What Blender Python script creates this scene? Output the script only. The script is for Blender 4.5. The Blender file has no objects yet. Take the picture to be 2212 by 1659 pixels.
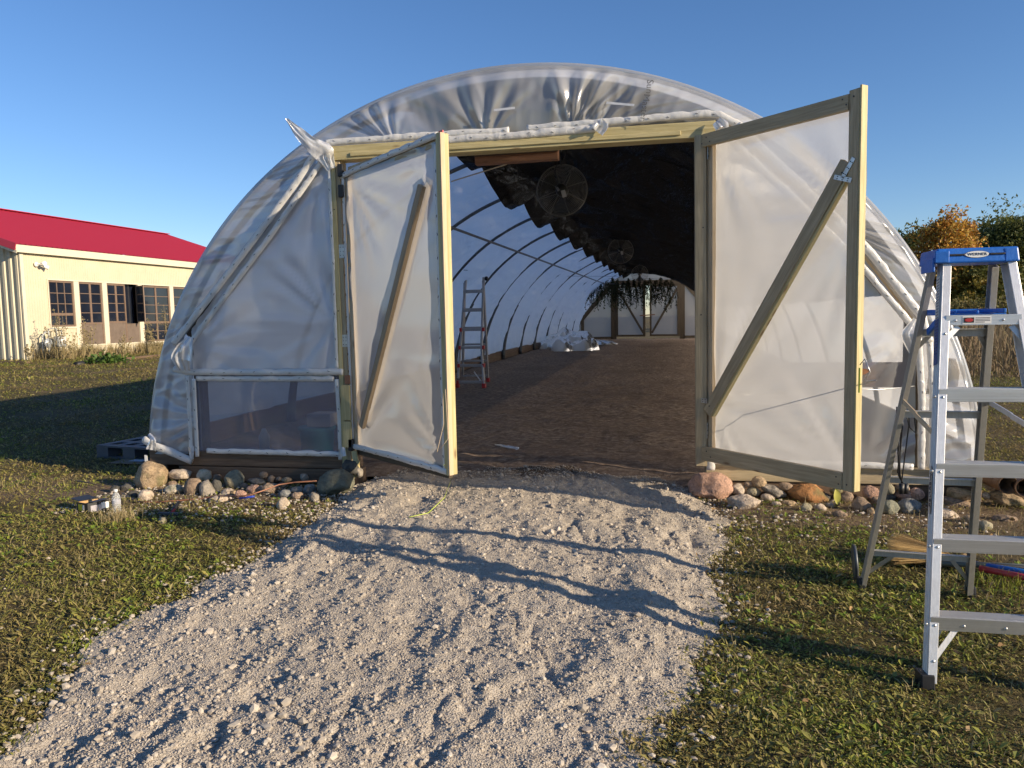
import bpy, bmesh, math, random
import numpy as np
from mathutils import Vector, Matrix
S = bpy.context.scene
COL = S.collection
rnd = random.Random(7)
NR = np.random.RandomState(11)
R_ = math.radians

# ------------------------------------------------------------------ camera
FPX, CX, CY = 1637., 1106., 829.5            # focal length and centre, for a picture 2212 px wide
yaw, pit, rol = R_(12.08), R_(4.93), R_(1.15)
_F0 = np.array([-math.sin(yaw), math.cos(yaw), 0]); _R0 = np.array([math.cos(yaw), math.sin(yaw), 0]); _U0 = np.array([0, 0, 1.])
_F = _F0*math.cos(pit) - _U0*math.sin(pit); _U1 = _U0*math.cos(pit) + _F0*math.sin(pit)
_R = _R0*math.cos(rol) - _U1*math.sin(rol); _U = _U1*math.cos(rol) + _R0*math.sin(rol)
EYE = np.array([0, 0, 1.5])
cd = bpy.data.cameras.new('camera'); cam = bpy.data.objects.new('camera', cd); COL.objects.link(cam)
cam.matrix_world = Matrix(((_R[0], _U[0], -_F[0], 0), (_R[1], _U[1], -_F[1], 0), (_R[2], _U[2], -_F[2], 1.5), (0, 0, 0, 1)))
cd.sensor_width = 36; cd.lens = 36*FPX/2212; cd.clip_start = .05; cd.clip_end = 3000
S.camera = cam
# ------------------------------------------------------------------ light
SUN_EL, SUN_AZ = R_(17.5), R_(-16.5)         # azimuth measured from +X towards +Y
sd = bpy.data.lights.new('sun', 'SUN'); sd.energy = 5.0; sd.angle = R_(.53); sd.color = (1, .83, .61)
sun = bpy.data.objects.new('sun', sd); COL.objects.link(sun)
sdir = Vector((math.cos(SUN_EL)*math.cos(SUN_AZ), math.cos(SUN_EL)*math.sin(SUN_AZ), math.sin(SUN_EL)))
sun.rotation_euler = sdir.to_track_quat('Z', 'Y').to_euler(); sun.location = (20, -5, 12)
W = bpy.data.worlds.new('World'); S.world = W; W.use_nodes = True
wn = W.node_tree; bg = wn.nodes['Background']
sky = wn.nodes.new('ShaderNodeTexSky'); sky.sky_type = 'NISHITA'; sky.sun_disc = False
sky.sun_elevation = SUN_EL; sky.sun_rotation = math.pi/2 - SUN_AZ
sky.air_density = 1.0; sky.dust_density = .1; sky.ozone_density = 3.0; sky.altitude = 200
hs = wn.nodes.new('ShaderNodeMix'); hs.data_type = 'RGBA'; hs.blend_type = 'MULTIPLY'; hs.inputs[0].default_value = 1
hs.inputs[7].default_value = (.95, .96, 1.10, 1)      # the photograph's cool white balance
sat = wn.nodes.new('ShaderNodeHueSaturation'); sat.inputs['Saturation'].default_value = 1.12; wn.links.new(sky.outputs[0], sat.inputs['Color']); wn.links.new(sat.outputs[0], hs.inputs[6]); wn.links.new(hs.outputs[2], bg.inputs[0]); bg.inputs[1].default_value = .094
S.view_settings.view_transform = 'Standard'; S.view_settings.look = 'None'
S.view_settings.exposure = .62; S.view_settings.gamma = 1
S.render.engine = 'CYCLES'
S.cycles.max_bounces = 10; S.cycles.transparent_max_bounces = 24; S.cycles.transmission_bounces = 8
S.cycles.diffuse_bounces = 4; S.cycles.glossy_bounces = 3
S.cycles.use_adaptive_sampling = True; S.cycles.adaptive_threshold = .02
S.cycles.sample_clamp_indirect = 6

# ------------------------------------------------------------------ helpers
def ray(u, v): return _F + (u-CX)/FPX*_R + (CY-v)/FPX*_U
def PY(u, v, Y=6.5):
    d = ray(u, v); return Vector(EYE + d*Y/d[1])
def PZ(u, v, z=0.):
    d = ray(u, v); return Vector(EYE + d*(z-1.5)/d[2])
def depth(p): return float((np.array(p)-EYE) @ _F)
def crop(ox, oy, sc):
    return lambda x, y: ((ox+x/sc)*.8848, (oy+y/sc)*.8848)
C2 = crop(200, 900, 3.16); C5 = crop(1000, 350, 2.949); C6 = crop(1650, 900, 2.602); C7 = crop(2050, 450, 3.318)
CI = crop(1080, 650, 5.267); CF = crop(1380, 650, 6.144); CB = crop(150, 1050, 6.32); C1 = crop(0, 450, 3.318)

def _h(i, j, k):
    n = (i*374761393 + j*668265263 + k*2147483647 % 1000003) & 0xffffffff
    n = ((n ^ (n >> 13))*1274126177) & 0xffffffff
    return ((n ^ (n >> 16)) & 0xffff)/65535.
def vn(x, y, z=0., f=1., seed=0):
    x = np.asarray(x, float)*f + seed*17.3; y = np.asarray(y, float)*f - seed*9.1; z = np.asarray(z, float)*f + seed*3.7
    x, y, z = np.broadcast_arrays(x, y, z)
    xi = np.floor(x).astype(np.int64); yi = np.floor(y).astype(np.int64); zi = np.floor(z).astype(np.int64)
    fx = x-xi; fy = y-yi; fz = z-zi
    fx = fx*fx*(3-2*fx); fy = fy*fy*(3-2*fy); fz = fz*fz*(3-2*fz)
    o = 0
    for a in (0, 1):
        for b in (0, 1):
            for c in (0, 1):
                o = o + _h(xi+a, yi+b, zi+c)*(fx if a else 1-fx)*(fy if b else 1-fy)*(fz if c else 1-fz)
    return o*2-1
def fbm(x, y, z=0., f=1., o=4, seed=0, g=.5):
    r = 0; a = 1.
    for k in range(o):
        r = r + a*vn(x, y, z, f, seed+k*5); a *= g; f *= 2.03
    return r
def sst(a, b, x):
    t = np.clip((np.asarray(x, float)-a)/(b-a), 0, 1); return t*t*(3-2*t)

class MB:
    def __init__(s): s.v = []; s.f = []; s.uv = []; s.mi = []
    def face(s, idx, uv=None, mi=0):
        s.f.append(tuple(idx)); s.uv.append(uv or [(0, 0)]*len(idx)); s.mi.append(mi)
    def add(s, vs, fs, mi=0):
        b = len(s.v); s.v += [tuple(v) for v in vs]
        for f in fs: s.face([b+i for i in f], None, mi)
    def box(s, lo, hi, mi=0):
        p0 = Vector((lo[0], (lo[1]+hi[1])/2, (lo[2]+hi[2])/2)); p1 = Vector((hi[0], p0.y, p0.z))
        s.plank(p0, p1, hi[2]-lo[2], hi[1]-lo[1], Vector((0, 1, 0)), mi)
        return s
    def plank(s, p0, p1, w, t, n=Vector((0, 1, 0)), mi=0, w1=None):
        """box from p0 to p1; t is measured along n, w across it"""
        p0 = Vector(p0); p1 = Vector(p1); a = (p1-p0); L = a.length; a.normalize()
        n = Vector(n); n = (n - a*n.dot(a)).normalized(); c = a.cross(n)
        w1 = w if w1 is None else w1
        b = len(s.v)
        for q, ww in ((p0, w), (p1, w1)):
            for i, j in ((-1, -1), (1, -1), (1, 1), (-1, 1)): s.v.append(tuple(q + c*(i*ww/2) + n*(j*t/2)))
        o1 = rnd.uniform(0, 40); o2 = rnd.uniform(0, 40)
        for k, d in enumerate((w, t, w, t)):
            i, j = k, (k+1) % 4
            s.face([b+i, b+j, b+4+j, b+4+i][::-1], [(o1, o2+k*.21), (o1, o2+k*.21+d), (o1+L, o2+k*.21+d), (o1+L, o2+k*.21)][::-1], mi)
        s.face([b, b+1, b+2, b+3], [(o1, o2), (o1+.01, o2+w), (o1+.02, o2+w), (o1+.01, o2)], mi)
        s.face([b+7, b+6, b+5, b+4], [(o1, o2), (o1+.01, o2+w), (o1+.02, o2+w), (o1+.01, o2)], mi)
        return s
    def tube(s, pts, r, n=8, mi=0, caps=True, ell=None, up=None):
        pts = [Vector(p) for p in pts]; m = len(pts); b = len(s.v)
        rr = r if hasattr(r, '__len__') else [r]*m
        u = None
        for i, p in enumerate(pts):
            t = (pts[min(i+1, m-1)]-pts[max(i-1, 0)]).normalized()
            if up is not None: u = (Vector(up)-t*Vector(up).dot(t)).normalized()
            elif u is None:
                q = Vector((0, 0, 1)) if abs(t.z) < .9 else Vector((1, 0, 0)); u = (q-t*q.dot(t)).normalized()
            else: u = (u-t*u.dot(t)).normalized()
            w = t.cross(u)
            for k in range(n):
                a = 2*math.pi*k/n; e = ell or 1.
                s.v.append(tuple(p+(u*math.cos(a)*e+w*math.sin(a))*rr[i]))
        for i in range(m-1):
            for k in range(n):
                k2 = (k+1) % n
                s.face([b+i*n+k, b+i*n+k2, b+(i+1)*n+k2, b+(i+1)*n+k], [(i*.1, k/n)]*4, mi)
        if caps:
            s.face([b+k for k in range(n)][::-1], None, mi); s.face([b+(m-1)*n+k for k in range(n)], None, mi)
        return s
    def lathe(s, prof, c=(0, 0, 0), n=20, mi=0, ax=None):
        M = Vector(ax).to_track_quat('Z', 'Y').to_matrix() if ax is not None else Matrix.Identity(3)
        b = len(s.v); c = Vector(c); m = len(prof)
        for r, z in prof:
            for k in range(n):
                a = 2*math.pi*k/n; s.v.append(tuple(c + M @ Vector((r*math.cos(a), r*math.sin(a), z))))
        for i in range(m-1):
            for k in range(n):
                k2 = (k+1) % n; s.face([b+i*n+k, b+i*n+k2, b+(i+1)*n+k2, b+(i+1)*n+k], None, mi)
        return s
    def build(s, name, mats, parent=None, smooth=False, bevel=0, loc=None, raw=False):
        me = bpy.data.meshes.new(name); me.from_pydata(s.v, [], s.f); me.update()
        if s.f:
            ul = me.uv_layers.new(name='UVMap')
            flat = [c for f in s.uv for p in f for c in p]
            ul.data.foreach_set('uv', flat)
            me.polygons.foreach_set('material_index', s.mi)
            if smooth: me.polygons.foreach_set('use_smooth', [True]*len(s.f))
        return mkobj(name, me, mats, parent, bevel)
def mkobj(name, me, mats, parent=None, bevel=0):
    if not isinstance(mats, (list, tuple)): mats = [mats]
    for m in mats: me.materials.append(m)
    o = bpy.data.objects.new(name, me); COL.objects.link(o)
    if parent is not None:
        o.parent = parent
        o.matrix_parent_inverse = parent_world(parent).inverted()
    if bevel:
        b = o.modifiers.new('bevel', 'BEVEL'); b.width = bevel; b.segments = 2; b.limit_method = 'ANGLE'
    return o
def parent_world(o):
    M = Matrix.LocRotScale(o.location, o.rotation_euler, o.scale)
    if o.parent is not None: M = parent_world(o.parent) @ o.matrix_parent_inverse @ M
    return M
def empty(name, loc=(0, 0, 0), rz=0., parent=None):
    o = bpy.data.objects.new(name, None); COL.objects.link(o); o.location = loc; o.rotation_euler = (0, 0, rz); o.empty_display_size = .1
    return o
def tag(o, label=None, cat=None, group=None, kind=None):
    if label: o['label'] = label
    if cat: o['category'] = cat
    if group: o['group'] = group
    if kind: o['kind'] = kind
    return o
def npmesh(name, V, Fq, mats, parent=None, smooth=True, uv=None):
    me = bpy.data.meshes.new(name)
    V = np.asarray(V, np.float32).reshape(-1, 3); Fq = np.asarray(Fq, np.int32)
    k = Fq.shape[1]; n = Fq.shape[0]
    me.vertices.add(len(V)); me.vertices.foreach_set('co', V.ravel())
    me.loops.add(n*k); me.loops.foreach_set('vertex_index', Fq.ravel())
    me.polygons.add(n); me.polygons.foreach_set('loop_start', np.arange(0, n*k, k, dtype=np.int32))
    me.polygons.foreach_set('loop_total', np.full(n, k, np.int32))
    me.update(calc_edges=True)
    me.polygons.foreach_set('use_smooth', np.full(n, smooth))
    if uv is not None:
        ul = me.uv_layers.new(name='UVMap'); ul.data.foreach_set('uv', np.asarray(uv, np.float32)[Fq.ravel()].ravel())
    return mkobj(name, me, mats, parent)
def gridfaces(nu, nv):
    i, j = np.meshgrid(np.arange(nu-1), np.arange(nv-1), indexing='ij')
    a = (i*nv+j).ravel(); return np.stack([a, a+nv, a+nv+1, a+1], 1)
def grid(name, X, Y, Z, mats, parent=None, smooth=True):
    nu, nv = X.shape
    uu, vv = np.meshgrid(np.linspace(0, 1, nu), np.linspace(0, 1, nv), indexing='ij')
    return npmesh(name, np.stack([X, Y, Z], -1).reshape(-1, 3), gridfaces(nu, nv), mats, parent, smooth, np.stack([uu, vv], -1).reshape(-1, 2))
def poly_panel(name, poly, Y, mats, parent=None, step=.06, disp=None, axis_map=None):
    """flat polygon in (a, z), cut into a grid and rippled along its normal"""
    bm = bmesh.new(); vs = [bm.verts.new((p[0], 0, p[1])) for p in poly]; bm.faces.new(vs)
    xs = [p[0] for p in poly]; zs = [p[1] for p in poly]
    for lo, hi, no in ((min(xs), max(xs), (1, 0, 0)), (min(zs), max(zs), (0, 0, 1))):
        k = lo+step
        while k < hi:
            bmesh.ops.bisect_plane(bm, geom=bm.verts[:]+bm.edges[:]+bm.faces[:], plane_co=(k*no[0], 0, k*no[2]), plane_no=no, dist=1e-5); k += step
    bmesh.ops.triangulate(bm, faces=[f for f in bm.faces if len(f.verts) > 4])
    co = np.array([v.co[:] for v in bm.verts])
    d = disp(co[:, 0], co[:, 2]) if disp else np.zeros(len(co))
    for v, q in zip(bm.verts, d):
        v.co.y = Y+q
        if axis_map: v.co = axis_map(v.co.x, v.co.z, q)
    me = bpy.data.meshes.new(name); bm.to_mesh(me); bm.free()
    me.polygons.foreach_set('use_smooth', [True]*len(me.polygons))
    return mkobj(name, me, mats, parent)

# ------------------------------------------------------------------ materials
def newmat(name):
    m = bpy.data.materials.new(name); m.use_nodes = True; t = m.node_tree
    return m, t, t.nodes['Principled BSDF'], t.nodes['Material Output']
def N(t, k, **kw):
    n = t.nodes.new(k)
    for a, b in kw.items():
        if a in n.inputs: n.inputs[a].default_value = b
        else: setattr(n, a, b)
    return n
def ramp(t, src, stops):
    r = t.nodes.new('ShaderNodeValToRGB'); e = r.color_ramp.elements
    while len(e) < len(stops): e.new(.5)
    for q, (p, c) in zip(e, stops): q.position = p; q.color = (*c, 1)
    t.links.new(src, r.inputs[0]); return r.outputs[0]
def tcoord(t, kind='Object', scale=(1, 1, 1)):
    c = N(t, 'ShaderNodeTexCoord'); mp = N(t, 'ShaderNodeMapping'); mp.inputs['Scale'].default_value = scale
    t.links.new(c.outputs[kind], mp.inputs[0]); return mp.outputs[0]
def noise(t, vec, sc, det=4, rough=.55, dist=0.):
    n = N(t, 'ShaderNodeTexNoise'); n.inputs['Scale'].default_value = sc; n.inputs['Detail'].default_value = det
    n.inputs['Roughness'].default_value = rough; n.inputs['Distortion'].default_value = dist
    if vec is not None: t.links.new(vec, n.inputs['Vector'])
    return n.outputs[0]
def bump(t, h, st, dist, nrm=None):
    b = N(t, 'ShaderNodeBump'); b.inputs['Strength'].default_value = st; b.inputs['Distance'].default_value = dist
    t.links.new(h, b.inputs['Height'])
    if nrm is not None: t.links.new(nrm, b.inputs['Normal'])
    return b.outputs[0]
def math_(t, op, a, b=None, c=None):
    n = N(t, 'ShaderNodeMath', operation=op)
    for i, q in enumerate((a, b, c)):
        if q is None: continue
        if isinstance(q, (int, float)): n.inputs[i].default_value = q
        else: t.links.new(q, n.inputs[i])
    return n.outputs[0]
def mixc(t, fac, a, b):
    n = N(t, 'ShaderNodeMix', data_type='RGBA')
    for i, q in ((0, fac), (6, a), (7, b)):
        if isinstance(q, (int, float)): n.inputs[i].default_value = q
        elif isinstance(q, tuple): n.inputs[i].default_value = (*q, 1)
        else: t.links.new(q, n.inputs[i])
    return n.outputs[2]

def plain(name, col, rough=.6, metal=0., var=.15, sc=6., bmp=0., bsc=40., spec=.5, coat=0.):
    m, t, b, o = newmat(name); v = tcoord(t)
    n = noise(t, v, sc, 5)
    c0 = tuple(max(0, x*(1-var)) for x in col); c1 = tuple(min(1, x*(1+var)) for x in col)
    t.links.new(ramp(t, n, [(.3, c0), (.7, c1)]), b.inputs['Base Color'])
    b.inputs['Roughness'].default_value = rough; b.inputs['Metallic'].default_value = metal
    b.inputs['Specular IOR Level'].default_value = spec; b.inputs['Coat Weight'].default_value = coat
    if bmp: t.links.new(bump(t, noise(t, v, bsc, 5), bmp, .01), b.inputs['Normal'])
    return m
def wood(name, lo, hi, knot=(.16, .08, .03), rough=.7, mottle=0., green=0.):
    m, t, b, o = newmat(name)
    v = tcoord(t, 'UV', (1, 1, 1)); vg = tcoord(t, 'UV', (1.3, 26, 1)); vf = tcoord(t, 'UV', (6, 180, 1))
    g = noise(t, vg, 1.6, 4, .6, 1.2); fine = noise(t, vf, 1.5, 3, .6)
    mid = tuple((a+b2)/2 for a, b2 in zip(lo, hi))
    c = ramp(t, g, [(.28, lo), (.5, mid), (.72, hi)])
    c = mixc(t, math_(t, 'MULTIPLY', fine, .35), c, tuple(x*.62 for x in lo))
    big = noise(t, v, 2.2, 3)
    c = mixc(t, math_(t, 'MULTIPLY', ramp(t, big, [(.45, (0, 0, 0)), (.75, (1, 1, 1))]), .55 if mottle else .3), c, tuple(x*.6 for x in mid))
    vk = N(t, 'ShaderNodeTexVoronoi'); vk.inputs['Scale'].default_value = 1.; t.links.new(tcoord(t, 'UV', (2.4, 9, 1)), vk.inputs['Vector'])
    k = ramp(t, vk.outputs['Distance'], [(.05, (1, 1, 1)), (.13, (0, 0, 0))])
    c = mixc(t, math_(t, 'MULTIPLY', k, .8), c, knot)
    t.links.new(c, b.inputs['Base Color']); b.inputs['Roughness'].default_value = rough
    t.links.new(bump(t, fine, .35, .004, bump(t, g, .3, .006)), b.inputs['Normal'])
    return m
def film(name, clear=.3, col=(.82, .83, .85), tr=.5, gloss=.22, grough=.16, wr=.35, wsc=3., aniso=(1, 1, 1), dirt=.12, spots=True, wd=.02):
    """thin plastic sheet: part see-through, part milky (reflecting and letting light through), part shiny"""
    m, t, b, o = newmat(name); t.nodes.remove(b)
    v = tcoord(t, 'Object', aniso)
    n1 = noise(t, v, wsc, 6, .55, .8); n2 = noise(t, v, wsc*5, 4, .6, .5)
    nb = bump(t, n2, wr*.35, wd*.3, bump(t, n1, wr, wd))
    dn = noise(t, tcoord(t), 1.7, 5, .6)
    cc = ramp(t, dn, [(.3, tuple(x*(1-dirt) for x in col)), (.7, col)])
    dif = N(t, 'ShaderNodeBsdfDiffuse'); trl = N(t, 'ShaderNodeBsdfTranslucent'); tp = N(t, 'ShaderNodeBsdfTransparent'); gl = N(t, 'ShaderNodeBsdfGlossy')
    for s in (dif, trl): t.links.new(cc, s.inputs['Color']); t.links.new(nb, s.inputs['Normal'])
    t.links.new(nb, gl.inputs['Normal']); gl.inputs['Roughness'].default_value = grough; gl.inputs['Color'].default_value = (1, 1, 1, 1)
    tp.inputs['Color'].default_value = (.93, .94, .95, 1)
    m1 = N(t, 'ShaderNodeMixShader'); m1.inputs[0].default_value = tr; t.links.new(dif.outputs[0], m1.inputs[1]); t.links.new(trl.outputs[0], m1.inputs[2])
    m2 = N(t, 'ShaderNodeMixShader'); cl = math_(t, 'ADD', clear-.09, math_(t, 'MULTIPLY', dn, .18))
    t.links.new(cl, m2.inputs[0]); t.links.new(m1.outputs[0], m2.inputs[1]); t.links.new(tp.outputs[0], m2.inputs[2])
    fr = N(t, 'ShaderNodeLayerWeight'); fr.inputs['Blend'].default_value = .35; t.links.new(nb, fr.inputs['Normal'])
    gf = math_(t, 'MULTIPLY', math_(t, 'ADD', .35, fr.outputs['Fresnel']), gloss)
    m3 = N(t, 'ShaderNodeMixShader'); t.links.new(gf, m3.inputs[0]); t.links.new(m2.outputs[0], m3.inputs[1]); t.links.new(gl.outputs[0], m3.inputs[2])
    t.links.new(m3.outputs[0], o.inputs[0]); return m
def leafmat(name, cols, rough=.65, trans=.25, pos=.9, patch=None):
    """one colour per leaf, blade or pebble (random per island)"""
    m, t, b, o = newmat(name)
    g = N(t, 'ShaderNodeNewGeometry')
    st = [(i/max(1, len(cols)-1), c) for i, c in enumerate(cols)]
    c = ramp(t, g.outputs['Random Per Island'], st)
    big = noise(t, tcoord(t), pos, 3)
    c = mixc(t, math_(t, 'MULTIPLY', ramp(t, big, [(.4, (0, 0, 0)), (.62, (1, 1, 1))]), .45 if not patch else .7), c, patch or tuple(x*.62 for x in cols[len(cols)//2]))
    t.links.new(c, b.inputs['Base Color']); b.inputs['Roughness'].default_value = rough
    b.inputs['Specular IOR Level'].default_value = .3
    if trans:
        tl = N(t, 'ShaderNodeBsdfTranslucent'); t.links.new(c, tl.inputs['Color'])
        mx = N(t, 'ShaderNodeMixShader'); mx.inputs[0].default_value = trans
        t.links.new(b.outputs[0], mx.inputs[1]); t.links.new(tl.outputs[0], mx.inputs[2]); t.links.new(mx.outputs[0], o.inputs[0])
    return m

M = {}
M['pine'] = wood('treated_pine', (.36, .29, .12), (.66, .57, .31), rough=.6)
M['pine_green'] = wood('greenish_pine', (.32, .25, .145), (.58, .47, .30), mottle=1)
M['pine_pale'] = wood('pale_pine', (.46, .34, .2), (.7, .56, .38))
M['pine_tan'] = wood('tan_pine', (.30, .21, .12), (.50, .37, .23))
M['old'] = wood('weathered_timber', (.085, .05, .03), (.24, .16, .10), knot=(.03, .015, .01), mottle=1)
M['brown'] = wood('stained_board', (.15, .07, .04), (.33, .17, .10), knot=(.04, .02, .01))
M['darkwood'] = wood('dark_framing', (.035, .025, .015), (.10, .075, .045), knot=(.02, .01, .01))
M['cover'] = film('cover_film', clear=.12, col=(.96, .96, .97), tr=.95, gloss=.18, wr=.2, wsc=.8)
M['gable'] = film('gable_film', clear=.30, col=(.70, .71, .72), tr=.6, gloss=.24, grough=.20, wr=.25, wsc=1.6, aniso=(1, 1, .55), dirt=.2)
M['wall_film'] = film('wall_film', clear=.18, col=(.74, .77, .82), tr=.6, gloss=.16, grough=.28, wr=.16, wsc=1.2, aniso=(.5, 1, 1.6), dirt=.06)
M['wall_film_clear'] = film('clearer_wall_film', clear=.36, col=(.55, .57, .60), tr=.6, gloss=.22, grough=.18, wr=.12, wsc=1.0, aniso=(1.5, 1, .5), dirt=.1)
M['window_film'] = film('window_film', clear=.34, col=(.17, .22, .35), tr=.35, gloss=.34, grough=.10, wr=.08, wsc=1.2, dirt=.2)
M['door_film'] = film('door_film', clear=.16, col=(.57, .575, .59), tr=.62, gloss=.2, grough=.2, wr=.2, wsc=1.5, aniso=(1, 1, .4), dirt=.06)
M['roll'] = film('rolled_film', clear=.03, col=(.84, .83, .80), tr=.3, gloss=.2, grough=.3, wr=.45, wsc=14., aniso=(1, 1, 1), wd=.02)
M['white_liner'] = film('white_liner', clear=.02, col=(.96, .97, .98), tr=.84, gloss=.12, grough=.25, wr=.9, wsc=2.4, aniso=(1, .6, 1), dirt=.05, wd=.05)
M['far_film'] = film('far_film', clear=.05, col=(.50, .46, .42), tr=.62, gloss=.12, grough=.25, wr=.2, wsc=1.)
M['heap'] = film('crumpled_film', clear=.05, col=(.80, .80, .76), tr=.4, gloss=.5, grough=.12, wr=.8, wsc=5.)
M['flap'] = film('torn_film', clear=.06, col=(.92, .92, .92), tr=.5, gloss=.35, grough=.15, wr=.6, wsc=8.)
def black_film():
    m, t, b, o = newmat('black_film'); v = tcoord(t, 'Object', (1, .55, 1))
    t.nodes.remove(b); nb = bump(t, noise(t, v, 9, 6, .6, 1.5), .8, .03, bump(t, noise(t, v, 1.6, 5, .6, 1.), 1., .16))
    d = N(t, 'ShaderNodeBsdfDiffuse'); d.inputs[0].default_value = (.0035, .0035, .004, 1); g = N(t, 'ShaderNodeBsdfGlossy'); g.inputs['Roughness'].default_value = .2
    mx = N(t, 'ShaderNodeMixShader'); mx.inputs[0].default_value = .10; g.inputs['Color'].default_value = (.72, .82, .95, 1); t.links.new(nb, d.inputs['Normal']); t.links.new(nb, g.inputs['Normal'])
    t.links.new(d.outputs[0], mx.inputs[1]); t.links.new(g.outputs[0], mx.inputs[2]); t.links.new(mx.outputs[0], o.inputs[0]); return m
M['black_liner'] = black_film()
M['pipe'] = plain('galvanised_pipe', (.10, .11, .12), .5, .6, .25, 12)
M['staple'] = plain('staple', (.05, .05, .055), .5, .7)
def brushed(name, col, rough=.34, metal=.92, sc=(60, 60, 1.5)):
    m, t, b, o = newmat(name); v = tcoord(t, 'Object', sc)
    n = noise(t, v, 2.5, 5, .65); n2 = noise(t, tcoord(t), 3., 6, .7)
    t.links.new(mixc(t, math_(t, 'MULTIPLY', ramp(t, n2, [(.5, (0, 0, 0)), (.75, (1, 1, 1))]), .5), ramp(t, n, [(.3, tuple(x*.82 for x in col)), (.7, col)]), tuple(x*.5 for x in col)), b.inputs['Base Color'])
    b.inputs['Metallic'].default_value = metal
    t.links.new(math_(t, 'ADD', rough-.1, math_(t, 'MULTIPLY', n2, .25)), b.inputs['Roughness'])
    t.links.new(bump(t, n, .15, .003), b.inputs['Normal']); return m
M['alu'] = brushed('aluminium', (.80, .79, .78), .42, .6)
M['alu_tread'] = brushed('ribbed_tread', (.66, .65, .64), .45, .8, (1.5, 160, 60)); M['alu_x'] = brushed('step_aluminium', (.80, .80, .82), .3, .9, (1.2, 50, 50))
M['alu_dull'] = brushed('dull_aluminium', (.55, .53, .49), .5, .7)
M['steel'] = plain('zinc_steel', (.55, .55, .53), .4, .85, .2, 20)
M['blue'] = plain('blue_plastic', (.012, .13, .50), .42, 0, .14, 9, .15, 60)
M['red'] = plain('red_plastic', (.42, .03, .03), .45, 0, .2, 9)
M['black'] = plain('black_plastic', (.015, .015, .017), .5, 0, .3, 9)
M['white'] = plain('white_plastic', (.78, .77, .74), .5, 0, .08, 9)
M['ink'] = plain('dark_ink', (.02, .02, .05), .6)
M['rawblack'] = plain('fan_metal', (.05, .05, .048), .45, .4, .2, 9)

# ------------------------------------------------------------------ terrain
YF, YR = 6.5, 39.9                     # front and rear end walls of the greenhouse
HX, HA, HB = -1.35, 3.70, 3.56         # hoop centre, half-width, rise
def rise(y): return .27*(np.clip(np.asarray(y, float), YF, YR)-YF)/(YR-YF)
def gz(x, y):
    x = np.asarray(x, float); y = np.asarray(y, float)
    d = np.hypot(x, y); z = .33*sst(9, 30, d)*sst(-4.9, -9, x) + .30*sst(10, 50, y)*sst(2.3, 4.5, x)
    z = z + .012*fbm(x, y, 0, .9, 3, 3)*sst(40, 20, d)
    inside = sst(-5.4, -4.9, x)*sst(2.7, 2.3, x)*sst(6.3, 6.9, y)*sst(41.5, 40.5, y)
    z = z*(1-inside) - .05*inside
    z = z + .22*sst(40.5, 44, y)*sst(-5.4, -4.9, x)*sst(4.5, 2.4, x)
    return z
def gmask(x, y, soft=.16):
    """gravel drive: 1 in the middle, 0 off it"""
    x = np.asarray(x, float); y = np.asarray(y, float)
    w = .13*fbm(x, y, 0, 1.6, 5, 21, .6)
    lx = np.interp(y, [0, 1, 2.2, 2.95, 3.9, 4.64, 5.6, 6.3, 7.3], [-1.9, -2.1, -2.42, -2.67, -2.73, -2.74, -2.75, -2.86, -2.86])
    rx = np.interp(y, [0, 2.4, 3.66, 4.97, 5.6, 6.3, 7.3], [-.08, .02, .15, .30, .40, .24, .17])
    a = np.minimum(x-lx, rx-x)+w
    return sst(-.05, soft, a)*sst(7.6, 6.75, y + .3*vn(x, y, 0, 2.2, 4))
def gravel_z(x, y):
    m = gmask(x, y)
    h = .085*gmask(x, y, .5)*sst(-.2, 5.2, y) + .036*sst(.0, .35, m)
    pr = vn(x, y*1.2, 0, 5.2, 41)
    an = x+.12*y
    rid = np.abs(fbm(an, y*.38, 0, 3.4, 3, 43)); rut = -.014*sst(.10, .0, rid)*sst(-.2, .5, vn(x, y, 0, 1.3, 47))
    r = rut + .013*fbm(an*1.2, y*.5, 0, 6.5, 3, 45) + 0.007*fbm(x*.8+y*.25, y*1.1, 0, 2.2, 2, 31) + 0.006*fbm(x, y, 0, 7, 3, 33) + .0065*fbm(x, y, 0, 24, 2, 37) - .016*sst(.3, .8, pr)
    track = -.02*np.exp(-((x+.62-.05*y)/.16)**2) - .02*np.exp(-((x+2.1-.02*y)/.17)**2)
    return gz(x, np.minimum(y, 6.25)) - .03 + h + (r+track)*m

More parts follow.
